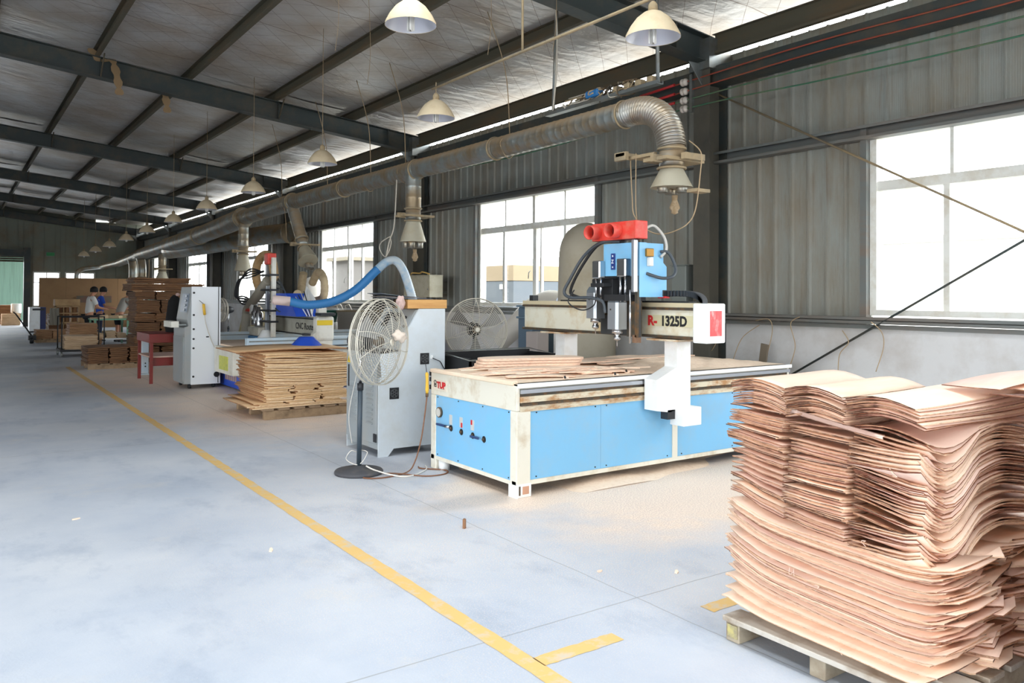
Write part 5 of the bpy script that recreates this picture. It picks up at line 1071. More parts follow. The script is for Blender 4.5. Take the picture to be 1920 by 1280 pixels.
for k, (x, y, z) in enumerate(((1.95, 14.0, 4.95), (2.75, 14.4, 4.85))):
    t = thing('torn_lining', 'torn brownish strip of roof lining hanging, the %s of two' % ('left', 'right')[k], 'rag', (x, y, z))
    mb = MB(); pts = spline([(x-.2, y, rz_top(x-.2)+.1), (x-.05, y+.05, z+.25), (x+.1, y, z+.3), (x+.18, y-.05, z), (x+.22, y, z-.25)], 6); vs = []
    for i, p in enumerate(pts): w_ = .03+.04*abs(math.sin(i*.9)); vs += [(p.x-w_, p.y, p.z), (p.x+w_, p.y+.02, p.z+.01)]
    mb.add(vs, [(2*i, 2*i+1, 2*i+3, 2*i+2) for i in range(len(pts)-1)], True); mb.build('strip', mat('torn_foil', (150, 124, 92), .9), t, fix=False)
for k, (x, y, a) in enumerate(((2.81, 4.54, .9), (.717, 6.2, .3), (1.6, 4.8, 1.2), (3.0, 3.4, .1), (3.35, 3.15, .7))):
    mb = MB(); mb.M = Matrix.Translation((x, y, .001)) @ Matrix.Rotation(a, 4, 'Z'); L = .018+.01*(k % 3)
    mb.prism([(-L, -.006), (0, -.012), (L, -.003), (L*.8, .008), (-L*.7, .010)], 'z', 0, .006 if k else .06)
    mb.build('wood_chip', mat('curled_brown_chip', (140, 100, 70), .8) if k == 0 else M_ply, label='curled brown wood chip standing on the floor before the blue table' if k == 0 else ('small pale wood chip on the concrete, %s' % ('', 'left of the lane line', 'nearest the lane line on its left', 'right of the lane line', 'beside the near pallet')[k]), cat='chip', group='wood chips on the floor')
# ================================================================== FAR ROUTER TABLE, ITS CABINET
M_rail = mat('pale_blue_rail', (186, 204, 216), .45, dirt=(200, 196, 186), damt=.6, dscale=5, coord='World')
M_royal = mat('royal_blue_enamel', (36, 78, 190), .4)
M_beige = mat('beige_hose', (196, 176, 142), .8, dirt=(150, 130, 100), damt=.7, dscale=8, coord='World')
M_offw = mat('off_white_enamel', (222, 220, 210), .5, dirt=(190, 180, 160), damt=.6, dscale=5, coord='World')
fr = thing('router_table', 'second router machine beyond the plywood stack, white with royal blue base', 'machine', (3.7, 12.5, 0))
mb = MB(); mb.bbox(3.74, 6.9, 12.56, 14.7, .03, .50, .01); mb.build('base', M_royal, fr)
for x, y in ((3.9, 12.7), (3.9, 14.5), (6.7, 12.7), (6.7, 14.5)): mb = MB(); mb.cyl((x, y, 0), (x, y, .03), .05, 14); mb.build('levelling_foot', M_dark, fr)
mb = MB(); mb.bbox(3.66, 6.95, 12.5, 14.75, .50, .66, .008); mb.build('bed_frame', M_offw, fr)
mb = MB(); mb.bbox(3.55, 3.66, 12.5, 13.55, .28, .70, .01); eb = mb.build('end_box', M_offw, fr)
mb = MB(); mb.bbox(3.545, 3.552, 12.75, 13.25, .34, .56, .002); mb.build('yellow_label', mat('faded_yellow_label', (206, 206, 84), .5, dirt=(160, 176, 96), damt=.9, dscale=20, coord='World'), eb)
for k in range(6): mb = MB(); mb.box(3.735, 3.742, 12.95+.11*k, 13.03+.11*k, .14, .14+.09*(1+.3*math.sin(k*2))); mb.build('logo_patch', mat('tan_logo', (176, 146, 132), .5), fr)
mb = MB(); mb.box(3.66, 6.9, 12.55, 14.7, .66, .72); mb.build('spoilboard', M_mdf, fr)
for yy, s in ((12.44, 1), (14.68, 1)):
    mb = MB(); mb.bbox(3.75, 6.95, yy, yy+.12, .66, .86, .004); b_ = mb.build('side_beam', M_rail, fr)
    for z in (.70, .80): mb = MB(); mb.box(3.78, 6.92, yy-.012, yy, z, z+.018); mb.build('linear_rail', M_dark if z < .75 else M_galv, b_)
for ya in (12.30, 14.84):
    mb = MB(); mb.prism([(4.75, .62), (4.75, .9), (4.85, .98), (5.08, .98), (5.08, .62)], 'y', ya, ya+.12); mb.build('gantry_leg', M_offw, fr)
mb = MB(); mb.bbox(4.86, 5.06, 12.46, 14.9, .86, 1.16, .006); mb.build('gantry_beam', mat('far_beam_enamel', (176, 176, 164), .5, dirt=(150, 144, 124), damt=.6, dscale=5, coord='World'), fr)
for z in (.865, 1.13): mb = MB(); mb.box(4.845, 4.86, 12.5, 14.88, z, z+.02); mb.build('beam_rail', M_dark, fr)
mb = MB(); mb.bbox(4.80, 5.10, 12.26, 12.46, .80, 1.19, .04); mb.bbox(4.84, 4.98, 12.30, 12.42, 1.18, 1.33, .01); ec = mb.build('beam_end_cap', M_offw, fr)
mb = MB(); mb.box(4.80, 5.06, 12.252, 12.26, 1.05, 1.13); mb.build('yellow_sticker', mat('warning_yellow', (222, 190, 40), .5), ec)
nb = MB(); nb.box(4.856, 4.861, 12.5, 13.5, .94, 1.08); nb = nb.build('beam_label', mat('far_beam_enamel', (176, 176, 164)), fr); text_mesh('lettering', 'CNC Router', .15, M_blk_print, nb, (4.855, 13.38, .96), (0, -1, 0), (0, 0, 1), .001, .003, sx=1.1)
mb = MB(); mb.prism([(13.95, 1.18), (13.95, 1.56), (13.25, 1.56), (12.85, 1.32), (12.7, 1.18)], 'x', 4.62, 5.02); mb.build('housing', M_royal, fr)
for yy, r_, zt in ((14.05, .032, 2.10), (13.72, .036, 2.18)): mb = MB(); mb.bbox(4.58-r_, 4.58+r_, yy-r_, yy+r_, .80, zt, .006); mb.build('guide_column', M_alu if r_ < .035 else M_offw, fr)
mb = MB(); mb.bbox(4.62, 4.66, 13.82, 13.95, .9, 1.95, .005); mb.build('slide_rail', M_galv, fr)
for z in (1.05, 1.24, 1.60, 1.86): mb = MB(); mb.bbox(4.5, 4.66, 13.68, 14.22, z, z+.035, .005); mb.build('slide_plate', M_dark, fr)
for yy, zb_ in ((14.62, .98), (14.42, .96)): mb = MB(); mb.lathe((4.55, yy, zb_), [(.07, 0), (.072, .02), (.072, .24), (.05, .26), (.03, .36)], n=18); mb.build('spindle', M_chrome, fr)
mb = MB(); mb.bbox(4.46, 4.66, 14.15, 14.78, .80, .95, .01); mb.build('spindle_plate', M_offw, fr)
mb = MB(); mb.bbox(4.44, 4.64, 14.3, 15.2, .68, .79, .01); mb.build('blue_shoe', mat('mid_blue_plastic', (84, 146, 206), .5), fr)
mb = MB(); mb.lathe((4.55, 14.0, .70), [(.20, 0), (.18, .03), (.08, .20), (.06, .22)], n=20); mb.build('dust_skirt', M_whitep, fr, label='white dust skirt')
t = thing('dust_hood', 'bright blue conical hood standing on the plywood stack end', 'hood', (4.2, 10.45, .81))
mb = MB(); mb.prism([(-.30, 0), (.30, 0), (.14, .18), (-.10, .18)], 'y', -.16, .16); mb.M = None
V = [Vector(p) for p in mb.v]
mb = MB(); mb.lathe((4.0, 10.6, .812), [(.24, 0), (.235, .01), (.10, .15), (.09, .155)], n=10); mb.build('cone', M_royal, t)
mb = MB(); mb.lathe((4.0, 10.6, .982), [(.06, 0), (.06, .03)], n=10); mb.build('collar', M_dark, t)
def fh(pts, r, m, nm='suction_hose'): mb = MB(); q = spline(pts, 8); mb.tube(q, [r*(1+.05*(i % 2)) for i in range(len(q))], 12); mb.build(nm, m, fr)
fh([(4.55, 15.2, .72), (4.55, 15.15, 1.14), (4.55, 15.0, 1.30), (4.55, 14.43, 1.55), (4.58, 13.99, 1.80)], .085, mat('grey_beige_hose', (160, 154, 140), .7))
fh([(4.6, 14.5, 1.60), (4.58, 14.66, 1.80), (4.58, 14.66, 2.05), (4.6, 14.45, 2.22), (4.62, 14.15, 2.24), (4.64, 13.96, 2.10), (4.66, 13.9, 1.78)], .075, mat('ochre_hose', (170, 136, 92), .7, dirt=(190, 166, 132), damt=.7, dscale=8, coord='World'))
fh([(4.62, 14.2, 2.2), (4.66, 14.1, 1.9), (4.7, 14.2, 1.6)], .065, M_beige)
fh([(5.5, 14.3, 1.75), (5.5, 14.0, 1.95), (5.45, 13.6, 1.8), (5.4, 13.5, 1.5), (5.35, 13.8, 1.42)], .07, M_beige)
fh([(5.5, 14.75, 1.95), (5.5, 14.85, 1.7), (5.4, 14.6, 1.5), (5.2, 14.1, 1.45), (5.0, 13.7, 1.55)], .075, M_beige)
for k in range(4):
    o_ = .05*k; mb = MB(); mb.tube(spline([(4.55, 14.3-o_, 1.95), (4.5, 14.8, 2.0-o_), (4.45, 15.2+o_, 1.8), (4.42, 15.3+o_, 1.5), (4.46, 15.05, 1.35+o_), (4.52, 14.7, 1.42)], 7), .014, 6); mb.build('cable', M_black, fr)
for k in range(3): mb = MB(); mb.tube(spline([(4.7, 13.9, 1.85-.1*k), (4.7, 13.5, 1.6), (4.66, 13.3+.1*k, 1.3), (4.62, 13.55, 1.25), (4.6, 13.8, 1.35)], 6), .012, 6); mb.build('cable', mat('grey_hose', (66, 72, 78), .5), fr)
mb = MB(); mb.bbox(4.5, 4.62, 14.7, 14.82, 1.18, 1.62, .01); mb.build('white_box', M_whitep, fr)
mb = MB(); mb.bbox(4.5, 4.66, 13.80, 14.0, 2.06, 2.26, .02); mb.build('red_cover', M_redbox, fr)
mb = MB(); mb.bbox(4.48, 4.62, 14.8, 15.05, 1.22, 1.28, .02); mb.build('red_cover', M_redbox, fr)
mb = MB(); mb.M = Matrix.Translation((4.78, 12.55, 1.45)) @ Matrix.Rotation(.5, 4, 'X'); mb.bbox(-.01, .01, -.22, .22, -.14, .14, .004); mb.build('white_panel', M_whitep, fr)
for k in range(5): mb = MB(); mb.tube([(4.7, 12.2+.06*k, 1.2), (4.72, 12.5+.13*k, 1.62-.03*k)], .009, 6); mb.build('thin_rod', (M_whitep, M_dark)[k % 2], fr)
mb = MB(); mb.bbox(4.80, 5.05, 12.1, 12.35, 1.20, 1.25, .01); mb.build('tray', M_dark, fr)
mb = MB(); mb.lathe((4.05, 11.4, 1.44), [(.07, 0), (.07, -.22), (.05, -.25)], (1, -.3, -.1), 14); mb.build('hose_cuff', mat('pink_white_cuff', (216, 196, 190), .6), ht)
# cabinet of the far router
c2 = thing('control_cabinet', 'white control cabinet with a sloping console beyond the plywood stack', 'cabinet', (3.1, 13.6, 0))
mb = MB(); mb.prism([(3.1, .08), (3.1, 1.0), (3.16, 1.02), (3.14, 1.12), (3.22, 1.655), (3.66, 1.655), (3.66, .08)], 'y', 13.62, 14.38); mb.build('body', M_greyd, c2)
mb = MB(); mb.prism([(3.20, .07), (3.20, 1.66), (3.66, 1.66), (3.66, .07)], 'y', 13.60, 13.62); sp2 = mb.build('side_panel', mat('white_cabinet_panel', (226, 230, 234), .45), c2)
for z in (1.56, 1.2, .97, .81, .66, .20): mb = MB(); mb.cyl((3.235, 13.6, z), (3.235, 13.59, z), .017, 10); mb.build('plug', M_black, sp2)
mb = MB(); mb.bbox(3.43, 3.475, 13.59, 13.6, .83, .85, .003); mb.build('slot', M_black, sp2)
mb = MB(); mb.cyl((3.60, 13.6, .22), (3.60, 13.58, .22), .045, 14); mb.build('cable_gland', M_black, sp2)
mb = MB(); mb.box(3.62, 3.63, 13.595, 13.6, .08, 1.66); mb.build('door_gap', M_black, sp2)
A = Vector((3.14, 0, 1.12)); B = Vector((3.22, 0, 1.655))
def sl(t, ya, yb, t1, nm, m):
    mb = MB(); p = A.lerp(B, t); q = A.lerp(B, t1); mb.add([(p.x-.008, ya, p.z), (p.x-.008, yb, p.z), (q.x-.008, yb, q.z), (q.x-.008, ya, q.z), (p.x, ya, p.z), (p.x, yb, p.z), (q.x, yb, q.z), (q.x, ya, q.z)], [(0, 1, 2, 3), (4, 5, 6, 7), (0, 1, 5, 4), (1, 2, 6, 5), (2, 3, 7, 6), (3, 0, 4, 7)], False); return mb.build(nm, m, c2)
sl(.22, 13.75, 14.2, .8, 'console_panel', mat('slate_panel', (116, 130, 146), .4))
for k in range(4): q = A.lerp(B, .3+.14*k); mb = MB(); mb.cyl((q.x-.008, 13.85, q.z), (q.x-.03, 13.85, q.z), .02, 10); mb.build('knob', M_alu, c2)
mb = MB(); mb.bbox(2.90, 3.02, 13.65, 14.2, 1.0, 1.10, .006); mb.mi(1).box(3.02, 3.14, 13.68, 13.72, 1.03, 1.05); mb.box(3.02, 3.14, 14.12, 14.16, 1.03, 1.05); mb.build('keyboard_drawer', [M_offw, M_galv], c2)
mb = MB(); mb.box(3.085, 3.10, 13.66, 14.34, .12, .84); mb.build('door', M_greyd, c2)
for x, y in ((3.2, 13.7), (3.58, 13.7), (3.2, 14.3), (3.58, 14.3)): mb = MB(); mb.lathe((x-.02, y, .04), [(.038, 0), (.04, .01), (.04, .03), (.038, .04)], (1, 0, 0), 12); mb.cyl((x, y, .05), (x, y, .09), .015, 8); mb.build('caster', M_black, c2)
t = thing('air_gun', 'yellow air gun with a cord stuck on the white cabinet side', 'tool', (3.4, 13.58, 1.2))
mb = MB(); mb.tube([(3.38, 13.575, 1.38), (3.40, 13.575, 1.20)], .022, 8); mb.build('handle', mat('yellow_plastic', (232, 184, 60), .45), t)
mb = MB(); mb.tube(spline([(3.40, 13.575, 1.20), (3.42, 13.57, 1.05), (3.5, 13.57, .8), (3.58, 13.57, .62)], 6), .006, 5); mb.build('cord', M_wirew, t)
mb = MB(); mb.tube([(3.38, 13.575, 1.38), (3.31, 13.575, 1.44)], .004, 5); mb.build('nozzle', M_dark, t)
# red trestle table, blue post, black jacket
t = thing('work_table', 'red steel table with a pale lower shelf left of the white cabinet', 'table', (2.95, 15.2, 0))
M_redst = mat('red_steel', (122, 34, 28), .5, dirt=(110, 50, 40), damt=.6, dscale=6, coord='World')
for x, y in ((2.82, 14.75), (3.5, 14.75), (2.82, 15.8), (3.5, 15.8)): mb = MB(); mb.box(x-.025, x+.025, y-.025, y+.025, 0, .70); mb.build('leg', M_redst, t)
mb = MB(); mb.bbox(2.78, 3.54, 14.72, 15.84, .70, .85, .006); mb.build('top', M_redst, t)
mb = MB(); mb.bbox(2.80, 3.52, 14.78, 15.8, .44, .465, .004); mb.build('shelf', mat('pale_shelf', (206, 176, 160), .8), t)
mb = MB(); mb.bbox(2.80, 3.52, 14.77, 14.79, .30, .44, .004); mb.build('rail', M_redst, t)
t = thing('steel_post', 'pale blue steel post standing left of the red table', 'post', (3.04, 16.5, 0))
mb = MB(); mb.bbox(2.98, 3.10, 16.44, 16.56, .02, .68, .012); mb.build('post', M_rail, t)
mb = MB(); mb.bbox(2.94, 3.14, 16.40, 16.60, .66, .78, .015); mb.build('head', M_rail, t); mb = MB(); mb.bbox(2.95, 3.13, 16.41, 16.59, 0, .02, .004); mb.build('foot', M_rail, t)
for k in range(2): mb = MB(); mb.cyl((3.04, 16.44, .16+.06*k), (3.04, 16.435, .16+.06*k), .014, 8); mb.build('bolt', M_dark, t)
t = thing('draped_jacket', 'black jacket hung over a stand between red table and white cabinet', 'jacket', (3.08, 15.3, .85))
mb = MB()
prof = [(.20, 0), (.22, .08), (.20, .25), (.17, .42), (.15, .55), (.09, .62), (.04, .66)]
mb.M = Matrix.Translation((3.30, 15.25, .86)) @ Matrix.Diagonal((.75, .55, 1, 1)); mb.lathe((0, 0, 0), prof, n=18); mb.build('cloth', mat('black_cloth', (20, 20, 22), .95), t)
mb = MB(); mb.M = Matrix.Translation((3.33, 15.16, 1.50)); mb.lathe((0, 0, 0), [(.02, 0), (.04, .02), (.03, .05), (.01, .06)], n=10); mb.build('collar', mat('pinkish_rag', (204, 176, 168), .9), t)
# tanks and things along the window wall
def tank(x, y, r, h, label, m):
    t = thing('tank', label, 'tank', (x, y, 0)); prof = [(r*1.12, 0), (r*1.1, .1), (r*1.05, h*.45), (r*.99, h*.80)]
    for k in range(1, 9): a = k/8*math.pi/2; prof.append((r*.98*math.cos(a)+.001, h*.80+(h*.20)*math.sin(a)*.8+0))
    mb = MB(); mb.lathe((x, y, 0), prof, n=36); mb.build('shell', m, t)
    mb = MB(); mb.lathe((x, y, 0), [(r*1.14, 0), (r*1.14, .04)], n=30); mb.build('foot_ring', M_grime, t); return t
M_felt = mat('beige_tank_skin', (176, 168, 150), .8, dirt=(160, 148, 124), damt=.7, dscale=2.5, bump=.1, coord='World')
tank(7.16, 8.42, .38, 2.66, 'tall beige domed tank in front of the second window', M_felt)
tank(7.15, 18.6, .26, 2.05, 'white domed tank left of the third window', mat('white_tank', (222, 216, 206), .6))
t = thing('plastic_tub', 'big white curved plastic chute leaning beside the beige tank', 'tub', (7.3, 9.9, 0))
mb = MB(); vs = []; n = 14
for i in range(n+1):
    s_ = i/n; y = 10.75-1.55*s_; z = .95+.68*math.sin(s_*math.pi*.62)
    for j in range(7): a = j/6*math.pi; vs.append((7.42-.22*math.sin(a), y+.04*math.cos(a), z-.34*(1-math.cos(a))*(.4+.6*s_)))
for i in range(n):
    for j in range(6): q = i*7+j; mb.f.append([q, q+1, q+8, q+7]); mb.m.append(0); mb.sm.append(True)
mb.v = [Vector(p) for p in vs]; mb.build('shell', mat('white_plastic_tub', (214, 208, 196), .6), t, fix=False)
mb = MB(); mb.box(7.2, 7.5, 9.3, 10.6, 0, .6); mb.build('stand', M_grime, t)
t = thing('steel_locker', 'blue-grey steel bin between the wire fan and the gantry', 'bin', (7.2, 9.8, 0))
mb = MB(); mb.bbox(6.62, 7.02, 8.95, 9.28, .02, 1.38, .02); mb.build('body', mat('blue_grey_steel', (84, 104, 120), .5), t)
for z in (1.38, 1.22): mb = MB(); mb.bbox(6.60, 7.04, 8.93, 9.30, z, z+.03, .008); mb.build('rim', mat('blue_grey_rim', (96, 118, 134), .5), t)
mb = MB(); mb.bbox(6.50, 6.70, 8.66, 8.92, 0, 1.05, .01); mb.build('side_box', mat('dull_pink_grey', (176, 166, 160), .7), t)
t = thing('bucket', 'dark green bucket on a drum behind the far router table', 'bucket', (6.7, 16.2, 0))
mb = MB(); mb.lathe((6.6, 16.3, .95), [(.20, 0), (.24, .26), (.25, .28), (.235, .28), (.19, .02)], n=24); mb.build('pail', mat('green_plastic', (30, 96, 80), .4), t)
mb = MB(); mb.tube([(6.6+.245*math.cos(a), 16.3+.245*math.sin(a), 1.22) for a in [2*math.pi*i/24 for i in range(24)]], .012, 6, closed=True); mb.build('rim', M_whitep, t)
mb = MB(); mb.lathe((6.6, 16.3, 0), [(.24, 0), (.24, .94), (.2, .95)], n=24); mb.build('drum', M_offw, t)
def ebox(x0, x1, y0, y1, z0, z1, label, m):
    t = thing('electrical_box', label, 'box', ((x0+x1)/2, (y0+y1)/2, z0)); mb = MB(); mb.bbox(x0, x1, y0, y1, z0, z1, .008); mb.build('body', m, t)
    mb = MB(); mb.bbox(x0-.006, x0, y0+.01, y1-.01, z0+.01, z1-.01, .003); d = mb.build('door', m, t); mb = MB(); mb.cyl((x0-.006, y0+.05, (z0+z1)/2-.05), (x0-.014, y0+.05, (z0+z1)/2-.05), .014, 10); mb.build('lock', M_chrome, d)
    mb = MB(); mb.box(x0-.02, x1, y0-.01, y1+.01, z1, z1+.012); mb.build('drip_lid', m, t)
    for z in (z0+.08, z1-.1): mb = MB(); mb.box(x1, WX-.02, (y0+y1)/2-.02, (y0+y1)/2+.02, z, z+.03); mb.build('mounting_arm', M_girt, t)
    return t
M_ebx = mat('beige_box_enamel', (176, 170, 148), .5, dirt=(150, 138, 110), damt=.6, dscale=6, coord='World')
ebox(7.12, 7.40, 12.75, 13.75, 1.50, 1.90, 'beige electrical box by the second column, rope on its top', M_ebx)
mb = MB(); mb.tube(spline([(7.2, 12.9, 1.93), (7.16, 13.1, 1.97), (7.22, 13.3, 1.95), (7.17, 13.5, 1.96), (7.2, 13.62, 1.93)], 6), .014, 6); mb.build('rope_coil', mat('yellow_rope', (206, 170, 96), .9), label='yellowish rope lying on the beige electrical box', cat='rope')
ebox(7.44, 7.70, 6.86, 7.10, 1.30, 1.93, 'tall grey electrical box hidden half behind the near column', mat('grey_box_enamel', (128, 134, 130), .5))
# cables drooping from the sill and a leaning board
for k, (pts, lab) in enumerate((([(7.62, 6.50, 1.25), (7.62, 6.52, 1.0), (7.60, 6.75, .7)], 'by the near column'), ([(7.62, 5.95, 1.27), (7.60, 5.75, 1.29), (7.62, 5.72, 1.15), (7.62, 5.8, .85)], 'over the leaning board'), ([(7.62, 5.90, 1.22), (7.62, 6.15, 1.05), (7.62, 6.3, .72)], 'left of the leaning board'),
    ([(7.6, 5.35, 1.33), (7.58, 5.45, 1.25), (7.62, 5.42, 1.0), (7.62, 5.5, .75)], 'in the middle of the dado'), ([(7.6, 4.52, 1.30), (7.62, 4.42, 1.2), (7.62, 4.40, 1.05), (7.62, 4.48, .8)], 'under the near window'), ([(7.62, 4.85, 1.20), (7.62, 4.78, 1.08), (7.62, 4.88, .95), (7.62, 4.9, .75)], 'left of the window jamb cable'))):
    mb = MB(); mb.tube(spline(pts, 7), .005, 5); mb.build('loose_cable', M_rope, label='thin pale cable drooping over the dado, '+lab, cat='cable')
mb = MB(); mb.M = Matrix.Translation((7.58, 5.93, 0)) @ Matrix.Rotation(-.0, 4, 'Y') @ Matrix.Rotation(.14, 4, 'X'); mb.bbox(-.012, .012, -.05, .05, .0, 1.02, .004); mb.build('leaning_board', mat('grey_plank', (120, 108, 92), .85), label='narrow grey board leaning on the dado', cat='board')
for k, y in enumerate((17.6, 18.1)): mb = MB(); mb.tube(spline([(7.6, y, 1.28), (7.55, y-.3, 1.30), (7.55, y-.5, 1.1), (7.58, y-.35, .95), (7.6, y-.1, 1.05), (7.58, y, 1.28)], 7), .012, 6); mb.build('hose_loop', M_wirew, label='pale hose loop hanging under the third window, %s one' % ('inner', 'outer')[k], cat='hose')
fan('pedestal_fan', 'small distant fan left of the far router table', Vector((5.0, 18.6, 1.18)), (-.97, -.25, 0), .27, (5.15, 18.65), .8, mat('fan_blade', (150, 150, 146), .4))
t = thing('dust_bag', 'dull green and tan dust sack behind the far spindles', 'sack', (5.4, 17.5, 0))
mb = MB(); mb.lathe((5.4, 17.3, .05), [(.30, 0), (.36, .2), (.38, .6), (.30, .95), (.16, 1.15), (.08, 1.25)], n=22); mb.build('bag', mat('green_tan_sack', (150, 146, 110), .9, dirt=(190, 160, 130), damt=.9, dscale=3, coord='World'), t)
mb = MB(); mb.lathe((5.4, 17.3, 0), [(.3, 0), (.3, .05)], n=22); mb.build('ring', M_grime, t)

t = thing('drum', 'wide dull grey bin under the third window, right of the green bucket', 'drum', (7.0, 15.2, 0))
mb = MB(); mb.lathe((7.12, 15.55, 0), [(.50, 0), (.52, .05), (.55, 1.15), (.58, 1.18), (.56, 1.2), (.5, 1.17)], n=36); mb.build('shell', mat('dull_grey_plastic', (160, 156, 146), .7), t)
mb = MB(); mb.torus((7.12, 15.55, 1.2), (0, 0, 1), .56, .014, 36, 6); mb.build('rim', M_dustd, t)
# ================================================================== FAR END OF THE HALL
def bundle(name, x0, x1, y0, y1, z0, z1, m, label, group=None, n=None, cat='bundle', seed=0, bow=.01, parent=None):
    """one closed body with layered, uneven sides"""
    rr = random.Random(seed*7+3); n = n or max(3, int((z1-z0)/.035)); mb = MB(); loops = []
    for i in range(n):
        a = z0+(z1-z0)*i/n; b = z0+(z1-z0)*(i+.72)/n; j = [rr.uniform(-.02, .02) for _ in range(4)]
        loops += [(a, j), (b, j)] + ([(b+.0, [q+.0 for q in j])] if 0 else [])
        if i < n-1: g = z0+(z1-z0)*(i+.86)/n; loops.append((g, [.022]*4))
    vs = []; k = 0
    for z, j in loops:
        s = .012; pts = [(x0+j[0], y0+j[1]), ((x0+x1)/2, y0+j[1]-bow), (x1-j[2], y0+j[1]), (x1-j[2], y1-j[3]), (x0+j[0], y1-j[3])]; vs += [(p[0], p[1], z+bow*math.sin(p[0]*9+seed)) for p in pts]
    L = len(loops); fs = [list(range(5))[::-1], [5*(L-1)+i for i in range(5)]]
    for i in range(L-1):
        for q in range(5): fs.append((5*i+q, 5*i+(q+1) % 5, 5*(i+1)+(q+1) % 5, 5*(i+1)+q))
    mb.add(vs, fs, False); return mb.build(name, m, parent, label=label, cat=cat if not parent else None, group=group)
def bmat(name, a, b): return mat(name, a, .8, dirt=b, damt=.9, dscale=3, stretch=(1, 1, 9), var=.16)
B1 = bmat('brown_bundle', (122, 86, 56), (76, 50, 34)); B2 = bmat('tan_bundle', (170, 130, 94), (116, 82, 56)); B3 = bmat('pale_bundle', (214, 186, 152), (176, 140, 106))
def farpallet(x0, x1, y0, y1, label):
    t = thing('pallet', label, 'pallet', (x0, y0, 0)); m = mat('brown_stringer', (156, 132, 104), .9, dirt=(104, 84, 64), damt=.8, dscale=6, var=.1)
    for yy in (y0+.05, (y0+y1)/2, y1-.05): mb = MB(); mb.box(x0, x1, yy-.04, yy+.04, 0, .09); mb.build('stringer', m, t)
    n = max(3, int((x1-x0)/.2))
    for k in range(n): xa = x0+(x1-x0)*k/n; mb = MB(); mb.box(xa, xa+(x1-x0)/n*.75, y0, y1, .091, .112); mb.build('deck_board', m, t)
# tall brown stack behind the white cabinet
farpallet(3.34, 4.72, 19.35, 20.45, 'dark pallet under the tall brown stack')
rows = [(.115, .36), (.37, .62), (.63, .90), (.91, 1.10), (1.11, 1.40), (1.41, 1.60)]
for i, (a, b) in enumerate(rows):
    cs = [(3.14, 3.56), (3.58, 4.02), (4.04, 4.46)] if i % 2 else [(3.18, 3.66), (3.68, 4.10), (4.12, 4.46)]
    for j, (c, d) in enumerate(cs):
        bundle('wood_bundle', c+.22+.02*math.sin(i*3+j), d+.22, 19.37, 20.4, a, b, B1, 'brown bundle in the %s row of the tall stack, %s of three' % (('lowest', 'second', 'third', 'fourth', 'fifth', 'sixth')[i], ('left', 'middle', 'right')[j]), 'bundles of the tall brown stack', seed=i*5+j)
bundle('wood_bundle', 3.28, 4.82, 19.35, 20.45, 1.61, 1.78, B1, 'wide layer of long boards across the top of the tall stack', None, seed=50)
bundle('wood_bundle', 3.34, 4.52, 19.4, 20.35, 1.79, 1.93, B1, 'topmost uneven layer of the tall brown stack', None, seed=51, bow=.03)
# low triple stack on the aisle
farpallet(2.28, 3.42, 18.1, 19.2, 'low pallet on the aisle under three short bundles'); 
for j, (c, d) in enumerate(((2.28, 2.66), (2.68, 3.02), (3.05, 3.38))): bundle('wood_bundle', c, d, 18.12, 19.15, .113, .45, B1, 'short brown bundle on the aisle pallet, %s of three' % ('left', 'middle', 'right')[j], 'three bundles on the aisle pallet', seed=60+j)
# cart with two pale stacks
t = thing('cart', 'black steel cart with high end frames loaded with pale boards', 'cart', (2.65, 22.3, 0))
for x in (2.2, 3.12):
    for y in (22.0, 22.9): mb = MB(); mb.cyl((x, y, .12), (x, y, .97), .015, 8); mb.build('upright', M_black, t); mb = MB(); mb.lathe((x-.02, y, .06), [(.055, 0), (.06, .01), (.06, .03), (.055, .04)], (1, 0, 0), 14); mb.build('wheel', M_galv, t)
for y in (22.0, 22.9): mb = MB(); mb.cyl((2.2, y, .96), (3.12, y, .96), .014, 8); mb.build('top_bar', M_black, t)
mb = MB(); mb.box(2.17, 3.15, 21.97, 22.93, .12, .17); mb.build('deck', M_black, t)
bundle('wood_bundle', 2.26, 2.98, 22.04, 22.86, .171, .50, B3, 'pale wide pile of boards on the black cart', seed=70); 
bundle('wood_bundle', 2.62, 3.3, 24.4, 25.2, .30, .72, B2, 'brown rolled bundle behind the black cart', seed=71, bow=.03); bundle('crate', 2.6, 3.4, 24.3, 25.3, 0, .30, B2, 'flat crate under the rolled bundle behind the cart', seed=72, cat='crate')
farpallet(2.15, 3.15, 28.6, 29.6, 'distant pallet at the aisle edge')
for j, (c, d) in enumerate(((2.17, 2.60), (2.62, 3.1))): bundle('wood_bundle', c, d, 28.62, 29.5, .113, .40, B2, 'brown bundle on the distant aisle pallet, %s one' % ('left', 'right')[j], seed=75+j)
t = thing('pallet_jack', 'black pallet truck handle slanting over the distant aisle pallet', 'truck', (2.0, 29.5, 0))
mb = MB(); mb.tube([(2.06, 28.5, .2), (1.75, 30.8, .85), (1.7, 31.0, .9)], .022, 8); mb.build('handle', M_black, t)
mb = MB(); mb.lathe((1.98, 28.3, .09), [(.085, 0), (.09, .02), (.09, .08), (.085, .1)], (1, 0, 0), 16); mb.build('wheel', M_black, t); mb = MB(); mb.box(1.95, 2.15, 28.3, 28.58, .1, .24); mb.build('head', M_black, t)
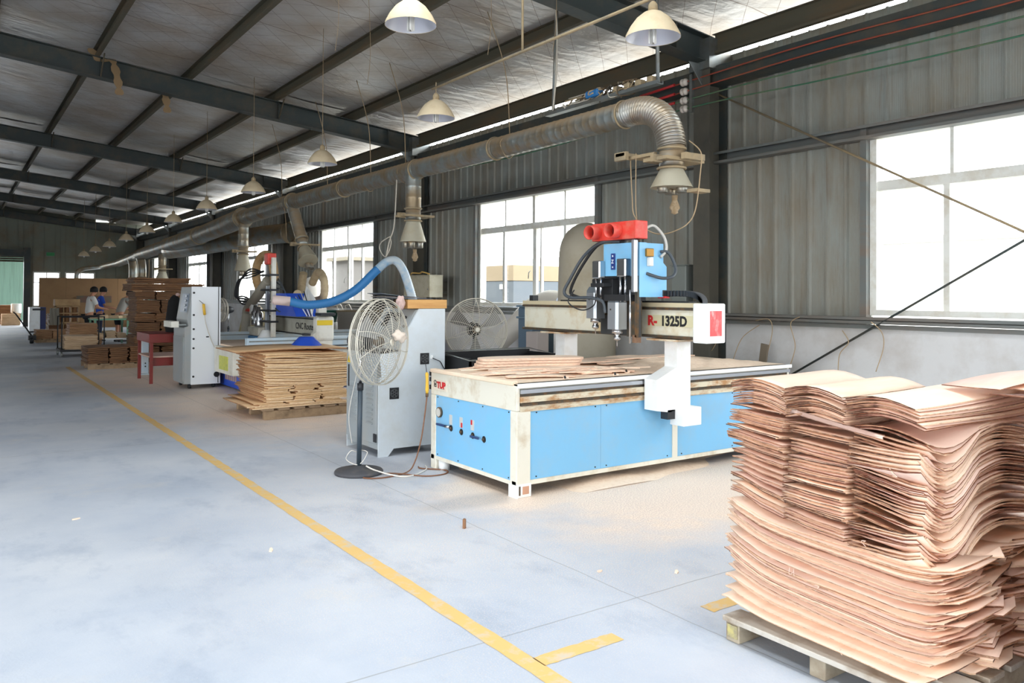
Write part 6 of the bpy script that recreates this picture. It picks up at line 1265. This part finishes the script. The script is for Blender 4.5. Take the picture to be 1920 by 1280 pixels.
# open shelf of curved shells
t = thing('shelf_unit', 'brown shelf unit with pale square cubbies before the brown partition', 'shelf', (3.1, 29.9, 0))
M_card = mat('tan_card', (196, 162, 118), .8, dirt=(160, 124, 84), damt=.7, dscale=3, coord='World')
mb = MB(); mb.bbox(2.78, 3.50, 29.8, 30.4, 1.12, 1.34, .01); mb.build('top_box', M_card, t)
for z in (.20, .52, .56, .86, 1.08): mb = MB(); mb.box(2.8, 3.48, 29.8, 30.4, z, z+.035); mb.build('shelf', M_card, t)
for x in (2.8, 3.02, 3.24, 3.455): mb = MB(); mb.box(x, x+.025, 29.8, 30.4, .0, 1.115); mb.build('upright', M_card, t)
k = 0
for x in (2.94, 3.14, 3.36):
    for z in (.235, .595+.0, .896):
        h = .26 if z < .8 else .17; mb = MB(); mb.lathe((x, 30.0, z), [(.075, 0), (.075, h), (.06, h), (.06, .01)], n=14); mb.build('bent_shell', B2, label='bent plywood shell in the distant shelf, %s row, %s column' % ('lower' if z < .4 else 'middle' if z < .8 else 'upper', 'left' if x < 3 else 'middle' if x < 3.2 else 'right'), cat='shell', group='bent shells in the distant shelf')
t = thing('dust_sheet', 'grey rags hanging on the left of the distant shelf', 'cloth', (2.75, 29.6, .5))
mb = MB(); vs = []; n = 10
for i in range(n+1):
    for j in range(7): vs.append((2.62+.28*i/n, 29.72+.05*math.sin(i*1.7+j*.6), .5+.55*j/6))
mb.add(vs, [(i*7+j, i*7+j+1, i*7+j+8, i*7+j+7) for i in range(n) for j in range(6)], True); mb.build('cloth', mat('grey_rag', (150, 146, 134), .95), t, fix=False)
mb = MB(); mb.box(2.6, 2.92, 29.7, 29.8, 0, .5); mb.build('stand', B1, t)
# partition board and white machine beside it
t = thing('partition_board', 'large plain brown board partition in front of the end windows', 'board', (5.1, 40, 0))
M_part = mat('brown_board', (142, 108, 72), .75, dirt=(124, 92, 60), damt=.6, dscale=1.2, coord='World')
for k in range(4): mb = MB(); mb.box(3.12+k*1.03, 3.12+(k+1)*1.03-.006, 40, 40.03, .0, 2.2); mb.build('panel', M_part, t)
for k in range(5): mb = MB(); mb.box(3.12+k*1.02, 3.16+k*1.02, 40.03, 40.09, 0, 2.2); mb.build('stud', B1, t)
t = thing('white_cabinet', 'plain white cabinet beside the end doorway column', 'cabinet', (2.9, 36, 0))
mb = MB(); mb.bbox(2.50, 2.86, 36.0, 36.7, .06, .98, .015); mb.build('body', M_whitep, t); mb = MB(); mb.box(2.86, 3.05, 36.0, 36.7, .06, .98); mb.build('side', mat('navy_panel', (30, 40, 84), .5), t); mb = MB(); mb.box(2.6, 3.0, 35.98, 36.0, .86, .93); mb.build('dark_strip', M_dark, t)
mb = MB(); mb.box(2.52, 3.03, 36.02, 36.68, 0, .06); mb.build('plinth', M_dark, t)
bundle('wood_bundle', 2.9, 3.5, 33.0, 34.0, 0, .8, B1, 'dark brown pile between white cabinet and shelf', seed=80)
t = thing('exit_sign', 'small green exit sign high on the end wall', 'sign', (3.75, 42.85, 3.3)); mb = MB(); mb.bbox(3.62, 3.95, 42.80, 42.86, 3.26, 3.42, .006); mb.build('sign_face', mat('green_sign', (30, 130, 70), .4), t)
mb = MB(); mb.bbox(3.60, 3.97, 42.86, 42.88, 3.24, 3.44, .006); mb.build('sign_frame', M_galv, t)
# work tables, blue bin, white stand
t = thing('work_bench', 'green framed bench covered with wooden parts, workers behind', 'bench', (4.0, 27, 0)); M_grn = mat('green_frame', (120, 168, 140), .5)
for x in (3.50, 4.38):
    for y in (26.4, 27.4): mb = MB(); mb.box(x-.025, x+.025, y-.025, y+.025, 0, .74); mb.build('leg', M_grn, t)
mb = MB(); mb.bbox(3.44, 4.44, 26.35, 27.45, .74, .78, .005); mb.build('top', M_grn, t); mb = MB(); mb.bbox(3.48, 4.40, 26.4, 27.4, .16, .20, .005); mb.build('lower_shelf', M_whitep, t)
for k in range(9):
    x = 3.55+.095*k; mb = MB(); mb.M = Matrix.Translation((x, 26.6+R.random()*.4, .785)) @ Matrix.Rotation(R.uniform(-.8, .8), 4, 'Z'); mb.prism([(-.16, 0), (.16, 0), (.12, .05+.03*(k % 3)), (-.1, .09)], 'y', -.04, .04)
    mb.build('wooden_part', B3, label='curved wooden part heaped on the green framed bench, %s from its left end' % nth(k+1), cat='part piece', group='wooden parts on the green bench')
for k in range(3): bundle('wood_bundle', 3.5+.3*k, 3.76+.3*k, 26.45, 27.2, .201, .36+.05*(k == 1), B3, 'pale bundle on the lower shelf of the green bench, %s' % ('left', 'middle', 'right')[k], seed=90+k)
t = thing('bandsaw', 'white stand with a blue bin base beside the bending worker', 'machine', (4.85, 27, 0))
mb = MB(); mb.bbox(4.6, 4.95, 26.7, 27.3, .35, .72, .03); mb.build('blue_base', mat('mid_blue_steel', (40, 96, 150), .5), t); mb = MB(); mb.box(4.66, 4.9, 26.8, 27.2, 0, .35); mb.build('foot', M_black, t)
mb = MB(); mb.M = Matrix.Translation((4.75, 27, .90)) @ Matrix.Rotation(-.08, 4, 'Y'); mb.bbox(-.36, .34, -.3, .3, -.02, .02, .006); mb.build('saw_table', M_whitep, t)
mb = MB(); mb.box(4.68, 4.86, 26.85, 27.15, .72, .89); mb.build('neck', M_dark, t)
for x in (4.75, 4.92, 5.06): mb = MB(); mb.box(x-.02, x+.02, 26.9, 26.96, .92, 1.42); mb.build('post', (M_dark, M_whitep, M_grn)[int((x-4.7)*6) % 3], t)
mb = MB(); mb.box(4.68, 5.1, 26.88, 26.98, 1.42, 1.46); mb.build('head', M_grn, t)
mb = MB(); mb.tube(spline([(4.8, 26.9, 1.46), (4.95, 26.9, 1.7), (5.05, 26.9, 2.1), (5.05, 26.9, 2.6)], 6), .01, 5); mb.build('power_drop', M_rope, t)
bundle('wood_bundle', 3.9, 4.55, 22.2, 23.2, .0, .28, B2, 'low flat pile right of the black cart', seed=95)
bundle('wood_bundle', 3.95, 4.5, 22.25, 23.0, .285, .50, B2, 'brown block on the low flat pile right of the cart', seed=96)
t = thing('notice_board', 'small dark picture notice pinned on the brown partition', 'notice', (5.0, 39.95, 1.3)); mb = MB(); mb.bbox(4.55, 5.95, 39.96, 39.995, 1.12, 1.42, .004); mb.build('sheet_face', mat('dim_poster', (104, 74, 60), .6, dirt=(70, 90, 70), damt=.9, dscale=4, coord='World'), t)
mb = MB(); mb.box(5.4, 5.7, 39.955, 39.96, 1.0, 1.1); mb.build('paper', M_whitep, t)
# beyond the doorway
bundle('wood_bundle', 1.98, 2.7, 44.3, 45.3, 0, .55, B3, 'pinkish brown pile standing just outside the end doorway', seed=100)
bundle('wood_bundle', 1.5, 1.84, 44.0, 45.0, 0, 1.7, B3, 'tall pale pile at the left of the end doorway', seed=101, n=26)
bundle('wood_bundle', 1.9, 2.8, 45.6, 46.4, 0, .95, B1, 'dark pile further outside the end doorway', seed=102)
t = thing('drum', 'white drum outside the end doorway', 'drum', (2.5, 44.9, .56)); mb = MB(); mb.lathe((2.56, 44.7, .56), [(.2, 0), (.22, .06), (.22, .42), (.2, .46)], n=18); mb.build('shell', M_whitep, t)
# ---- people
SK = mat('skin', (196, 140, 110), .6); HAIR = mat('black_hair', (18, 16, 16), .7)
def skin(name, pts, edges, m, parent, root=0, sub=2):
    me = bpy.data.meshes.new(name); me.from_pydata([p[0] for p in pts], edges, []); o = bpy.data.objects.new(name, me); C.objects.link(o)
    md = o.modifiers.new('s', 'SKIN'); sv = me.skin_vertices[0].data
    for i, p in enumerate(pts): sv[i].radius = (p[1], p[2] if len(p) > 2 else p[1]); sv[i].use_root = (i == root)
    md.use_smooth_shade = True; ss = o.modifiers.new('u', 'SUBSURF'); ss.levels = sub; ss.render_levels = sub
    dg = bpy.context.evaluated_depsgraph_get(); me2 = bpy.data.meshes.new_from_object(o.evaluated_get(dg)); bpy.data.objects.remove(o)
    me2.materials.clear(); me2.materials.append(m)
    for p in me2.polygons: p.use_smooth = True
    o2 = bpy.data.objects.new(name, me2); C.objects.link(o2); o2.parent = parent; return o2
def person(label, loc, rz, bend, shirt, trousers, hat, armfwd=.55, shorts=True, mask=False):
    t = thing('person', label, 'person', loc, rz); b = bend
    hip = Vector((0, 0, .90)); up = Vector((0, math.sin(b), math.cos(b))); ch = hip+up*.34; nk = hip+up*.54; hd = nk+Vector((0, math.sin(b+.35), math.cos(b+.35)))*.17
    S = lambda s: [(Vector((s*.17, 0, 0))+nk-up*.05), None]
    pts = [(hip, .15, .11), (hip+up*.18, .14, .10), (ch, .165, .11), (nk-up*.03, .09, .07), (nk+up*.05, .05, .05), (hd-Vector((0, 0, .03)), .075, .085), (hd+Vector((0, .0, .08)), .075, .09)]
    ed = [(0, 1), (1, 2), (2, 3), (3, 4), (4, 5), (5, 6)]
    for s in (-1, 1):
        k = len(pts); sh = nk-up*.06+Vector((s*.17, 0, 0)); el = sh+Vector((s*.05, .12*armfwd+.05, -.27)); wr = el+Vector((-s*.06, .22*armfwd+.1, -.04)); ha = wr+Vector((-s*.01, .07, -.02))
        pts += [(sh, .055), (el, .042), (wr, .028), (ha, .034, .02)]; ed += [(3, k), (k, k+1), (k+1, k+2), (k+2, k+3)]
        for q in range(4): f = ha+Vector((s*(.022-.015*q), .055+.006*(q in (1, 2)), -.015)); f2 = f+Vector((0, .02, -.03)); n = len(pts); pts += [(f, .009), (f2, .008)]; ed += [(k+3, n), (n, n+1)]
        n = len(pts); pts.append((ha+Vector((-s*.04, .03, 0)), .010)); ed.append((k+3, n))
        k = len(pts); pts += [(hip+Vector((s*.09, 0, -.06)), .09), (Vector((s*.10, .02, .48)), .06), (Vector((s*.11, 0, .09)), .04), (Vector((s*.12, .1, .035)), .04, .03)]; ed += [(0, k), (k, k+1), (k+1, k+2), (k+2, k+3)]
    skin('body', [(tuple(p[0]),)+tuple(p[1:]) for p in pts], ed, SK, t)
    sp_ = [(hip-Vector((0, 0, .05)), .175, .135), (hip+up*.18, .165, .125), (ch, .19, .135), (nk-up*.03, .10, .085)]; se = [(0, 1), (1, 2), (2, 3)]
    for s in (-1, 1):
        k = len(sp_); sh = nk-up*.06+Vector((s*.17, 0, 0)); el = sh+Vector((s*.05, .12*armfwd+.05, -.27)); sp_ += [(sh, .075), (sh.lerp(el, .75), .066)]; se += [(3, k), (k, k+1)]
    skin('shirt', [(tuple(p[0]),)+tuple(p[1:]) for p in sp_], se, shirt, t)
    tp = [(hip+Vector((0, 0, .04)), .165, .125)]; te = []
    for s in (-1, 1):
        k = len(tp); tp += [(hip+Vector((s*.09, 0, -.08)), .11), (Vector((s*.10, .02, .5)), .08)]; te += [(0, k), (k, k+1)]
        if not shorts: tp.append((Vector((s*.11, 0, .1)), .06)); te.append((k+1, k+2))
    skin('trousers', [(tuple(p[0]),)+tuple(p[1:]) for p in tp], te, trousers, t)
    for s in (-1, 1): mb = MB(); mb.bbox(s*.115-.05, s*.115+.05, -.07, .19, 0, .065, .02); mb.build('shoe', M_dark, t, local=True)
    # hair or cap, face
    mb = MB(); prof = [(.112, -.03), (.118, .03), (.105, .09), (.07, .13), (.02, .15)]; mb.lathe(tuple(hd+Vector((0, -.018, .02))), prof, n=16); mb.build('cap' if hat else 'hair', HAIR, t, local=True)
    if hat: mb = MB(); mb.bbox(hd.x-.08, hd.x+.08, hd.y+.06, hd.y+.19, hd.z+.03, hd.z+.045, .005); mb.build('cap_brim', HAIR, t, local=True)
    mb = MB(); mb.lathe(tuple(hd+Vector((0, .085, .01))), [(.014, 0), (.012, .02), (.004, .03)], (0, 1, -.3), 8); mb.build('nose', SK, t, local=True)
    for s in (-1, 1):
        mb = MB(); mb.lathe(tuple(hd+Vector((s*.03, .088, .03))), [(.009, 0), (.006, .008)], (0, 1, 0), 8); mb.build('eye', HAIR, t, local=True)
        mb = MB(); mb.bbox(hd.x+s*.085-.012, hd.x+s*.085+.012, hd.y-.02, hd.y+.02, hd.z-.03, hd.z+.03, .008); mb.build('ear', SK, t, local=True)
    mb = MB(); mb.bbox(hd.x-.025, hd.x+.025, hd.y+.08, hd.y+.092, hd.z-.05, hd.z-.04, .003); mb.build('mouth', mat('lips', (150, 80, 70), .6), t, local=True)
    return t
person('person in white T-shirt and dark shorts with black hair standing at the bench', (3.48, 27.6, 0), -1.35, .16, mat('white_tshirt', (226, 224, 220), .8), mat('dark_shorts', (24, 28, 34), .8), False)
person('person in blue shirt standing behind the one in the white T-shirt', (3.95, 28.9, 0), -1.7, .1, mat('blue_shirt', (40, 84, 196), .8), mat('navy_trousers', (30, 36, 60), .8), False, shorts=False)
person('person in grey T-shirt and black cap bending over the saw', (4.38, 28.0, 0), -1.2, .5, mat('grey_tshirt', (170, 166, 158), .8), mat('dark_shorts', (24, 28, 34), .8), True, shorts=True)
